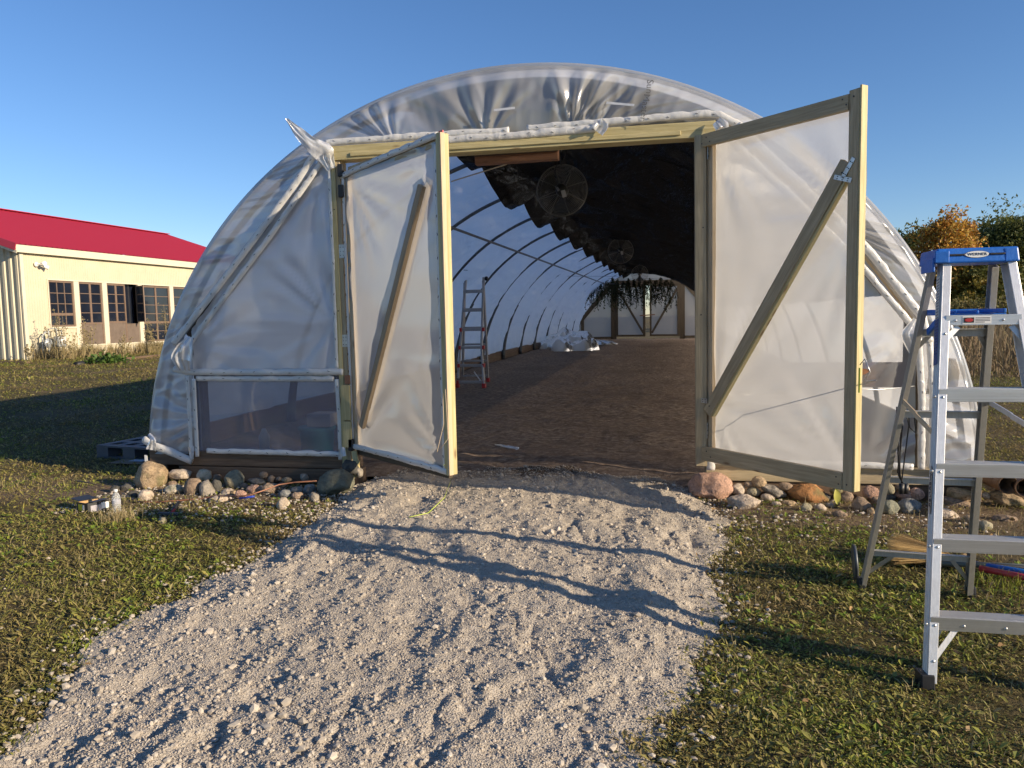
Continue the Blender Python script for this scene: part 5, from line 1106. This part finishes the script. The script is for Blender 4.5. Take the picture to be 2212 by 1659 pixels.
def win(t0, t1, z0, z1, cols, rows, zp=None, bars=(), lab=None):
    m = MB(); f = .07
    bbox(t0, t0+f, -.05, -.01, z0, z1, m); bbox(t1-f, t1, -.05, -.01, z0, z1, m)
    zb_ = zp if zp else z0
    m.plank(bw_(t0+f, -.03, zb_+f/2), bw_(t1-f, -.03, zb_+f/2), f, .04, tuple(bn)); m.plank(bw_(t0+f, -.03, z1-f/2), bw_(t1-f, -.03, z1-f/2), f, .04, tuple(bn))
    for c in range(1, cols):
        t = t0+f+(t1-t0-2*f)*c/cols; w = .03 if cols > 2 else .10; m.plank(bw_(t, -.032, zb_+f), bw_(t, -.032, z1-f), w, .03, tuple(bn))
    for r in range(1, rows):
        z = zb_+f+(z1-zb_-2*f)*r/rows; w = .10 if r in bars else .028; m.plank(bw_(t0+f, -.033, z), bw_(t1-f, -.033, z), w, .024, tuple(bn))
    o = m.build('window', dk, BL)
    if lab: o['label'] = lab
    MB().plank(bw_(t0+f, -.045, (zb_+z1)/2), bw_(t1-f, -.045, (zb_+z1)/2), z1-zb_-2*f, .006, tuple(bn)).build('pane', glass, o)
    if zp: MB().plank(bw_(t0+f, -.035, (z0+zp)/2), bw_(t1-f, -.035, (z0+zp)/2), zp-z0, .03, tuple(bn)).build('lower_panel', inn, o)
win(23.87, 25.065, 1.54, 3.32, 3, 4, None, (1,)); win(25.315, 26.53, .80, 3.315, 2, 4, 1.62); win(26.79, 27.85, .80, 3.31, 2, 4, 1.66, (), 'window whose right-hand casement stands open'); win(28.84, 30.63, .80, 3.30, 2, 6, None, (2,)); win(30.88, 32.66, .80, 3.30, 2, 6, None, (2,))
m = MB(); bbox(27.85, 28.58, -.06, -.03, .80, 1.62, m); m.build('lower_panel', inn, BL); m = MB(); bbox(27.85, 28.58, -.30, -.25, 1.63, 3.30, m); m.build('dark_opening', glass, BL)
m = MB(); q0 = bw_(28.50, .0, 0); dq = (bn*.9-bd*.36).normalized()
for a in (0, .60): m.plank(q0+dq*a+Vector((0, 0, 1.68)), q0+dq*a+Vector((0, 0, 3.27)), .07, .04, tuple(dq.cross(Vector((0, 0, 1)))))
for z in (1.71, 2.1, 2.49, 2.88, 3.24): m.plank(q0+dq*.035+Vector((0, 0, z)), q0+dq*.565+Vector((0, 0, z)), .05, .03, tuple(dq.cross(Vector((0, 0, 1)))))
cs = m.build('open_casement', dk, BL); MB().plank(q0+dq*.03+Vector((0, 0, 2.48)), q0+dq*.57+Vector((0, 0, 2.48)), 1.5, .006, tuple(dq.cross(Vector((0, 0, 1))))).build('pane', glass, cs)
# gable end facing us, deep ribs
m = MB(); vs = []; n = 46
for i in range(n+1):
    a = -WID*i/n
    for da, of in ((0, 0), (-.05, 0), (-.09, -.06), (-.19, -.06), (-.23, 0)): vs.append((a+da, of))
k = len(vs); pitch = .33
def gtop(a): return ZW+pitch*min(-a, WID+a)
P = [bw_(T0+of, a, .22) for a, of in vs]+[bw_(T0+of, a, max(.3, gtop(a))) for a, of in vs]; m.add(P, [(i, k+i, k+i+1, i+1) for i in range(k-1)]); m.build('gable_wall', cream, BL)
m = MB(); P = [bw_(T1, a, .22) for a in (0, -WID)]+[bw_(T1, -WID, ZW), bw_(T1, -WID/2, ZW+pitch*WID/2), bw_(T1, 0, ZW)]; m.add(P, [(0, 1, 2, 3, 4)]); P = [bw_(T0, -WID, .22), bw_(T1, -WID, .22), bw_(T1, -WID, ZW), bw_(T0, -WID, ZW)]; m.add(P, [(0, 1, 2, 3)]); m.build('back_wall', cream, BL)
redm, t_, b_, o_ = newmat('red_roof_metal'); b_.inputs['Base Color'].default_value = (.40, .028, .055, 1); b_.inputs['Roughness'].default_value = .42; b_.inputs['Specular IOR Level'].default_value = .4
def roof_side(s):
    m = MB(); vs = []; t = T0-.35
    while t < T1+.3:
        for dt, oz in ((0, 0), (.16, 0), (.18, .035), (.205, .035), (.22, 0)): vs.append((t+dt, oz))
        t += .235
    k = len(vs)
    if s: e, r_ = (.22, -WID/2)
    else: e, r_ = (-WID-.22, -WID/2)
    P = [bw_(t, e, ZW+.20-pitch*.22+oz) for t, oz in vs]+[bw_(t, r_, ZW+.20+pitch*WID/2+oz) for t, oz in vs]
    m.add(P, [(i, i+1, k+i+1, k+i) for i in range(k-1)]); return m.build('roof', redm, BL)
roof_side(1); roof_side(0)
MB().plank(bw_(T0-.37, -WID/2, ZW+.235+pitch*WID/2), bw_(T1+.32, -WID/2, ZW+.235+pitch*WID/2), .45, .03, (0, 0, 1)).build('ridge_cap', redm, BL)
MB().plank(bw_(T0-.33, .19, ZW-.02), bw_(T1+.3, .19, ZW-.02), .27, .03, tuple(bn)).build('fascia', creamt, BL)
MB().plank(bw_(T0-.33, .08, ZW-.13), bw_(T1+.3, .08, ZW-.13), .19, .02, (0, 0, 1)).build('soffit', creamt, BL)
for s, a0, a1 in ((1, .23, -WID/2), (0, -WID-.23, -WID/2)): MB().plank(bw_(T0-.37, a0, ZW+.10-pitch*.22), bw_(T0-.37, a1, ZW+.10+pitch*WID/2), .26, .03, tuple(bd)).build('rake_board', redm, BL); MB().plank(bw_(T0-.33, a0, ZW-.08-pitch*.22), bw_(T0-.33, a1, ZW-.08+pitch*WID/2), .10, .03, tuple(bd)).build('rake_trim', creamt, BL)
# flood light on the wall
lt = bw_(23.34, .06, 3.88); fl = empty('flood_light', lt); fl.parent = BL; fl.matrix_parent_inverse = parent_world(BL).inverted()
MB().lathe([(0, 0), (.09, 0), (.09, .04), (0, .05)], lt, 14, 0, tuple(bn)).build('base', M['white'], fl, True)
for a, b2 in (((.18, .1, .04), (.30, -.02, .02)), ((.12, .25, -.06), (.18, .42, -.14))):
    p = lt+bn*a[0]+bd*a[1]+Vector((0, 0, a[2])); q = (bn*b2[0]+bd*b2[1]+Vector((0, 0, b2[2]-.05))).normalized(); MB().tube([lt+bn*.03, p], .02, 8).build('arm', M['white'], fl, True); MB().lathe([(.04, -.04), (.055, .02), (.09, .14), (.085, .14), (0, .12)], p, 14, 0, tuple(q)).build('lamp_head', M['white'], fl, True)
# gas meter
gmp = bw_(23.55, .35, .35); gm = tag(empty('gas_meter', gmp), 'grey gas meter with pipes on the cream wall, in dry weeds', 'gas meter'); galv = plain('meter_grey', (.36, .38, .38), .5, .2)
def gq(t, o, z): return gmp+bd*t+bn*o+Vector((0, 0, z))
MB().plank(gq(.15, 0, .62), gq(.52, 0, .62), .42, .26, tuple(bn)).build('meter_body', galv, gm, bevel=.04); MB().plank(gq(.22, .14, .70), gq(.46, .14, .70), .2, .03, tuple(bn)).build('dial', M['white'], gm, bevel=.01)
MB().lathe([(0, -.05), (.16, -.04), (.18, 0), (.16, .04), (0, .06)], gq(-.22, .02, .58), 18, 0, tuple(bn)).build('regulator', galv, gm, True)
MB().tube([gq(-.35, -.1, -.1), gq(-.35, -.1, .85), gq(-.2, -.1, 1.0), gq(-.05, -.1, .9), gq(-.05, -.1, .3)], .03, 8).build('pipe', galv, gm, True); MB().tube([gq(.2, 0, .8), gq(.2, 0, 1.12), gq(-.1, -.05, 1.12), gq(-.1, -.1, .1), gq(-.1, -.1, -.15)], .028, 8).build('pipe', galv, gm, True); MB().tube([gq(.45, 0, .8), gq(.45, -.02, 1.05), gq(.45, -.35, 1.05)], .028, 8).build('pipe', galv, gm, True)
# ground clutter by the building
tag(MB().tube([PZ(*C1(620, 1462), .33), PZ(*C1(790, 1440), .33)], .10, 10).build('drain_pipe', M['black'], None, True), 'short black drain pipe on the grass in front of the cream building', 'pipe')
tag(MB().plank(PZ(*C1(900, 1428), .36), PZ(*C1(1350, 1385), .36), .16, .12, (0, 0, 1)).build('ground_timber', M['old']), 'long grey timber lying along the foot of the cream building', 'timber')
tag(MB().plank(PZ(*C1(-40, 1448), .34), PZ(*C1(228, 1448), .34), .16, .12, (0, 0, 1)).build('ground_timber', M['old']), 'short timber lying along the ribbed gable end of the cream building', 'timber')

# ------------------------------------------------------------------ plants
def qleaves(c, size, seed, asp=.5, flat=0.):
    """one kite-shaped leaf per centre"""
    r = np.random.RandomState(seed); n = len(c); a = r.randn(n, 3); a[:, 2] *= (1-flat); a /= np.linalg.norm(a, axis=1)[:, None]
    b = r.randn(n, 3); b -= a*(a*b).sum(1)[:, None]; b /= np.linalg.norm(b, axis=1)[:, None]; s = size*(.6+.8*r.rand(n, 1))
    V = np.stack([c-a*s, c+b*s*asp-a*s*.1, c+a*s, c-b*s*asp-a*s*.1], 1).reshape(-1, 3); F = np.arange(n*4).reshape(-1, 4); return V, F
bark = plain('bark', (.09, .07, .05), .9, 0, .3, 5, .4, 12)
def tree(lab, name, base, h, w, cols, seed, nclump=90, per=170, leaf_s=.13, low=.18, lumpy=.5, group=None, trunk=.16):
    r = np.random.RandomState(seed); base = Vector(base); root = tag(empty(name, base), lab, 'tree', group)
    m = MB(); tips = []
    m.tube([base+Vector((0, 0, -.1)), base+Vector((r.randn()*.05*w, r.randn()*.05*w, h*.3)), base+Vector((r.randn()*.06*w, r.randn()*.06*w, h*.62)), base+Vector((0, 0, h*.88))], [trunk, trunk*.75, trunk*.45, trunk*.1], 9)
    for i in range(16):
        z0 = h*r.uniform(low, .7); a = r.rand()*6.28; L = w*.5*r.uniform(.6, 1.)*math.sqrt(max(.1, 1-((z0/h-.5)/.62)**2)); p = base+Vector((0, 0, z0)); q = p+Vector((math.cos(a)*L*.5, math.sin(a)*L*.5, L*.25)); e = p+Vector((math.cos(a)*L, math.sin(a)*L, L*.5))
        m.tube([p, q, e], [trunk*.35, trunk*.2, .01], 5); tips.append(e)
    m.build('trunk', bark, root, True)
    C = []
    zc = h*(low+1)/2; hz = h*(1-low)/2
    for i in range(nclump):
        while 1:
            d = r.randn(3); d /= np.linalg.norm(d); q = r.rand()**.42; p = d*q
            an = math.atan2(d[1], d[0]); rad = 1+lumpy*.5*float(vn(d[0]*1.8+seed, d[1]*1.8, d[2]*1.8, 1, seed)); 
            if True: break
        taper = 1-.35*max(0, p[2]); cs = w*.11*r.uniform(.6, 1.3)
        cc = np.array([base.x+p[0]*w/2*rad*taper, base.y+p[1]*w/2*rad*taper, base.z+zc+p[2]*hz*rad*.92])
        k = int(per*r.uniform(.5, 1.3)); g = np.clip(r.randn(k, 3), -1.7, 1.7)*np.array([1, 1, .65])*cs*.78; C.append(cc+g)
    C = np.concatenate(C); C = C[C[:, 2] > base.z+h*low*.6]
    V, F = qleaves(C, leaf_s, seed); npmesh('crown', V, F, leafmat(name+'_leaves', cols, .6, .3, .5), root, False)
    return root
def at(u, dep, z=.3):
    d = ray(u, 672); p = EYE+d*dep; return (p[0], p[1], z)
OR = [(.46, .17, .03), (.58, .28, .045), (.52, .34, .055), (.32, .13, .03), (.62, .43, .08), (.38, .29, .06)]
DG = [(.05, .065, .018), (.08, .10, .024), (.12, .135, .035), (.17, .17, .045), (.06, .085, .022)]
OL = [(.07, .09, .02), (.12, .14, .035), (.17, .17, .05), (.09, .11, .025)]
YL = [(.30, .22, .03), (.38, .28, .05), (.16, .15, .03), (.25, .14, .03)]
tree('orange and gold maple standing between green trees at the right', 'maple_tree', at(2040, 52), 8.0, 5.0, OR, 3, 120, 190, .11, .12, .6)
tree('tall dark green tree with layered limbs at the right edge, behind the ladder', 'locust_tree', at(2190, 60), 9.2, 8.4, DG+[(.14, .15, .03)], 5, 150, 190, .13, .22, .9)
tree('bushy dark green tree rising just behind the greenhouse, left of the maple', 'green_tree', at(1962, 60), 7.9, 5.0, DG+OL, 8, 90, 180, .12, .1, .7)
tree('pale olive tree showing above the greenhouse shoulder, furthest left', 'olive_tree', at(1915, 66), 8.0, 4.2, OL, 9, 70, 170, .12, .1, .8)
tree('small dark round tree below and right of the maple', 'small_tree', at(2128, 50), 5.2, 4.4, DG+YL[:1], 12, 80, 170, .11, .15, .6, None, .1)
tree('yellow-gold low tree half hidden at the foot of the maple', 'yellow_tree', at(2080, 50), 4.6, 3.4, YL, 14, 60, 170, .11, .1, .6, None, .1)
tree('dark green tree filling the gap behind the maple and the locust', 'green_tree', at(2110, 68), 8.4, 7, DG, 17, 110, 170, .14, .1, .6)
tree('tree with some orange leaves at the far right edge behind the locust', 'autumn_tree', at(2230, 70), 9.5, 8, DG+OR[:2], 19, 110, 170, .14, .1, .7)
SH = [(1985, 46, 2.6), (2030, 45, 2.2), (2075, 44, 2.3), (2120, 45, 2.0), (2165, 44, 2.4), (2215, 45, 2.3)]
for i, (u, dd, hh) in enumerate(SH):
    b_ = Vector(at(u, dd, .3)); r = np.random.RandomState(40+i); root = tag(empty('shrub', b_), 'olive shrub in the hedge at the foot of the trees, '+('first from the left', 'second from the left', 'third from the left', 'third from the right', 'second from the right', 'rightmost')[i], 'shrub', 'shrubs under the trees at the right')
    c = r.randn(5200, 3)*np.array([.75, .6, .33])*hh*.42+np.array([b_.x, b_.y, b_.z+hh*.42]); c = c[c[:, 2] > b_.z]; V, F = qleaves(c, .075, 60+i); npmesh('foliage', V, F, leafmat('shrub_leaves', [(.12, .11, .03), (.17, .17, .05), (.20, .15, .06), (.08, .09, .025)], .7, .25), root, False)
    m = MB(); [m.tube([b_, b_+Vector((r.randn()*.4, r.randn()*.3, hh*.7))], [.03, .01], 5) for _ in range(7)]; m.build('stem', bark, root)
def strips(n, x, y, h, w, lean, seed, zf=gz):
    """upright tapering blades rooted at x, y"""
    r = np.random.RandomState(seed); a = r.rand(n)*6.28; ln = lean*r.rand(n); b = r.rand(n)*6.28; z = zf(x, y)-.01
    dx, dy = np.cos(a)*w/2, np.sin(a)*w/2; tx, ty = x+np.cos(b)*h*ln, y+np.sin(b)*h*ln; mx, my = x+np.cos(b)*h*ln*.5, y+np.sin(b)*h*ln*.5; hz_ = h*np.sqrt(np.maximum(.01, 1-ln**2))
    V = np.stack([np.stack([x-dx, y-dy, z], 1), np.stack([x+dx, y+dy, z], 1), np.stack([mx+dx*.8, my+dy*.8, z+hz_*.65], 1), np.stack([mx-dx*.8, my-dy*.8, z+hz_*.65], 1), np.stack([tx+dx*.1, ty+dy*.1, z+hz_], 1), np.stack([tx-dx*.1, ty-dy*.1, z+hz_], 1)], 1).reshape(-1, 3)
    k = np.arange(n)[:, None]*6; return V, np.concatenate([k+np.array([0, 1, 2, 3]), k+np.array([3, 2, 4, 5])])
# dry field on the right
n = 44000; r = np.random.RandomState(5); y = 17+30*r.rand(n)**1.25; x = 4+ (y*.62+6)*r.rand(n); x = x+2*(r.rand(n)-.5); kp = fbm(x, y, 0, .5, 3, 6) > -.35; x, y = x[kp], y[kp]
V, F = strips(len(x), x, y, (.3+.7*r.rand(len(x))**1.5)*sst(16.5, 24, y)*(1+.5*fbm(x, y, 0, .35, 2, 44))+.08, .012+.0006*y, .92, 6)
tag(npmesh('dry_field_growth', V, F, leafmat('dry_stalks', [(.12, .085, .05), (.21, .15, .09), (.30, .23, .14), (.17, .15, .07), (.24, .16, .10)], .9, .15, .3), None, False), 'brown dried field growth beyond the lawn at the right', 'dry brush', kind='stuff')
# dry grass along the cream building
n = 5200; tt = 22.9+10.5*r.rand(n); oo = .1+1.3*r.rand(n)**1.5; P = np.stack([np.array(bw_(0, 0, 0))[None]*0+np.array(bd)[None]*t_+np.array(bn)[None]*(-24.4+o_) for t_, o_ in zip(tt, oo)], 0).reshape(-1, 3)
kp = (fbm(tt, oo, 0, .9, 2, 2)+.25) > 0; P = P[kp]; V, F = strips(len(P), P[:, 0], P[:, 1], .18+.42*r.rand(len(P)), .02, .7, 9)
tag(npmesh('dry_verge_grass', V, F, leafmat('verge_straw', [(.26, .20, .10), (.38, .29, .16), (.20, .17, .07), (.45, .36, .20)], .9, .2, .5), None, False), 'straw-coloured dry grass along the foot of the cream building', 'dry grass', kind='stuff')
wm = leafmat('weed_seed', [(.24, .18, .09), (.34, .27, .14), (.18, .16, .07)], .9, .2)
for i, (x, y, h) in enumerate(((235, 1430, .7), (400, 1400, 2.5), (470, 1420, 1.6), (520, 1420, 1.9), (600, 1430, 1.0), (680, 1410, 1.4), (745, 1420, 1.7), (1000, 1420, 1.0), (1200, 1400, 1.3), (1290, 1400, 1.5), (1370, 1390, 2.0))):
    b_ = PZ(*C1(x, y), .33); r = np.random.RandomState(80+i); m = MB(); cs = []
    for s in range(5):
        t = b_+Vector((r.randn()*.16*h, r.randn()*.1*h, h*r.uniform(.6, 1))); md = b_.lerp(t, .5)+Vector((r.randn()*.03, 0, 0)); m.tube([b_, md, t], [.011, .009, .005], 4)
        for q in np.linspace(.35, 1, 34): c = np.array(b_.lerp(t, float(q))); cs.append(c+r.randn(3)*np.array([.07, .07, .05])*h*.6*(1.2-q*.5))
    V, F = qleaves(np.array(cs), .035, 90+i, .5); b0 = len(m.v); m.add([tuple(v) for v in V], [tuple(f) for f in F])
    tag(m.build('tall_weed', wm), 'tall dry seeding weed standing against the cream building', 'weed', 'tall dry weeds along the cream building')
b_ = PZ(*C1(870, 1450), .33); c = NR.randn(420, 3)*np.array([.33, .2, .08])+np.array([b_.x, b_.y, .45]); V, F = qleaves(c, .06, 3, .7); tag(npmesh('leafy_ground_cover', V, F, leafmat('green_weed', [(.06, .12, .02), (.10, .17, .03)], .6, .3), None, False), 'low green leafy ground cover in front of the cream building', 'weed', None, 'stuff')

# ------------------------------------------------------------------ lawn
def lawn():
    n = 520000; r = np.random.RandomState(21)
    rad = 2.0*(40./2.0)**(r.rand(n)**1.25); ang = yaw+R_(90)+R_(92)*(r.rand(n)-.5); x = rad*np.cos(ang); y = rad*np.sin(ang)
    g = np.where((y < 7.7), gmask(x, y), 0); inside = (x > -5.05) & (x < 2.4) & (y > 6.35) & (y < 41)
    soil = np.exp(-((y-5.9)/.42)**2)*((x > -5.4) & (x < 3.6))*1.0
    pat = fbm(x, y, 0, .8, 3, 14)
    kp = (g < .05+.9*r.rand(n)**2.2) & ~inside & (r.rand(n) > soil*.93) & (pat > -1.05+.95*r.rand(n))
    x, y, rad = x[kp], y[kp], rad[kp]; n = len(x)
    L = (.007+.014*r.rand(n)+.03*r.rand(n)**7)*(1+rad*.13); w = (.0030+.0028*r.rand(n))*(1+rad*.16)
    clov = r.rand(n) < .30; w = np.where(clov, L*.34, w); L = np.where(clov, L*.75, L)
    az = r.rand(n)*6.28; el = np.where(clov, .1+.5*r.rand(n), .15+.75*r.rand(n)**1.3)
    z = gz(x, y)+np.where(clov, .006+.018*r.rand(n), 0)
    a = np.stack([np.cos(az)*np.cos(el), np.sin(az)*np.cos(el), np.sin(el)], 1); b = np.stack([-np.sin(az), np.cos(az), .5*(r.rand(n)-.5)], 1); c = np.stack([x, y, z], 1)
    mid = c+a*L[:, None]*.5+np.array([0, 0, 1])*(L*.10)[:, None]; V = np.stack([c, mid+b*w[:, None]/2, c+a*L[:, None], mid-b*w[:, None]/2], 1).reshape(-1, 3); F = np.arange(n*4).reshape(-1, 4)
    gm_ = leafmat('lawn_blades', [(.09, .10, .016), (.19, .23, .028), (.29, .32, .045), (.38, .35, .07), (.36, .30, .11), (.19, .24, .028), (.46, .37, .18), (.11, .14, .018), (.15, .20, .024)], .6, .25, .7, (.27, .18, .09))
    tag(npmesh('lawn_grass', V, F, gm_, None, False), 'short olive green lawn with clover and dry clippings', 'grass', kind='stuff')
    # broad-leaved weeds and fallen leaves among the grass
    n = 2600; x = np.concatenate([.2+3.6*r.rand(n//2), -6.5+3.8*r.rand(n//2)]); y = 2.2+4.4*r.rand(n)**1.2; kp = (gmask(x, y) < .05) & (fbm(x, y, 0, 1.3, 2, 31) > .05); x, y = x[kp], y[kp]; n = len(x)
    k = 6; x = np.repeat(x, k); y = np.repeat(y, k); n *= k; az = r.rand(n)*6.28; el = .1+.5*r.rand(n); L = .018+.03*r.rand(n); c = np.stack([x+.008*r.randn(n), y+.008*r.randn(n), gz(x, y)+.008], 1)
    a = np.stack([np.cos(az)*np.cos(el), np.sin(az)*np.cos(el), np.sin(el)], 1); b = np.stack([-np.sin(az), np.cos(az), 0*az], 1); V = np.stack([c, c+a*L[:, None]*.6+b*L[:, None]*.22+np.array([0, 0, .003]), c+a*L[:, None], c+a*L[:, None]*.6-b*L[:, None]*.22+np.array([0, 0, .003])], 1).reshape(-1, 3)
    tag(npmesh('clover_patches', V, np.arange(n*4).reshape(-1, 4), leafmat('broad_leaves', [(.12, .18, .02), (.20, .29, .04), (.30, .36, .06), (.15, .21, .03)], .45, .25), None, False), 'broad-leaved weeds and clover growing in clumps in the lawn', 'ground cover', kind='stuff')
    n = 520; x = np.concatenate([.1+4.*r.rand(n//2), -7.5+5*r.rand(n//2)]); y = 2.2+5*r.rand(n); c = np.stack([x, y, np.maximum(gz(x, y), gravel_z(x, y))+.022], 1); V, F = qleaves(c, .017, 77, .55, .8)
    tag(npmesh('leaf_litter', V, F, leafmat('dead_leaves', [(.25, .13, .05), (.40, .26, .12), (.16, .09, .04), (.45, .33, .18)], .8, .15), None, False), 'small brown fallen leaves scattered over the lawn', 'leaf litter', kind='stuff')
    # fallen straw and longer tufts
    n = 16000; x = np.concatenate([.1+3.6*r.rand(n//2), -6.5+4*r.rand(n//2)]); y = 2.2+4.2*r.rand(n); g = gmask(x, y); kp = (g < .1) & (fbm(x, y, 0, 1.1, 3, 66) > .1-.5*(r.rand(n) < .12)); x, y = x[kp], y[kp]
    V, F = strips(len(x), x, y, .03+.05*r.rand(len(x)), .0035, 1.0, 23)
    tag(npmesh('dry_clippings', V, F, leafmat('clippings', [(.30, .23, .11), (.42, .34, .19), (.18, .17, .06)], .8, .2), None, False), 'loose straw-coloured clippings scattered over the lawn', 'dry grass', kind='stuff')
lawn()
def tuft(p, n, h, sp, cols, lab, seed):
    r = np.random.RandomState(seed); x = p[0]+r.randn(n)*sp; y = p[1]+r.randn(n)*sp; V, F = strips(n, x, y, h*(.5+.6*r.rand(n)), .004, .85, seed); tag(npmesh('grass_tuft', V, F, leafmat('tuft', cols, .7, .3), None, False), lab, 'grass tuft', None, 'stuff')
tuft(onb(880, 1400), 260, .13, .07, [(.34, .26, .13), (.46, .37, .20), (.24, .19, .08)], 'dry straw tuft in front of the water bottle', 5)
tuft(PZ(*C6(2120, 1390)), 300, .085, .12, [(.20, .24, .03), (.34, .36, .05), (.12, .17, .02)], 'bright yellow-green grass tuft in front of the red pipe', 6)
tuft(PZ(*C6(1840, 1330)), 90, .06, .07, [(.20, .24, .03), (.30, .28, .10)], 'thin grass tuft beside the rear right ladder foot', 7)
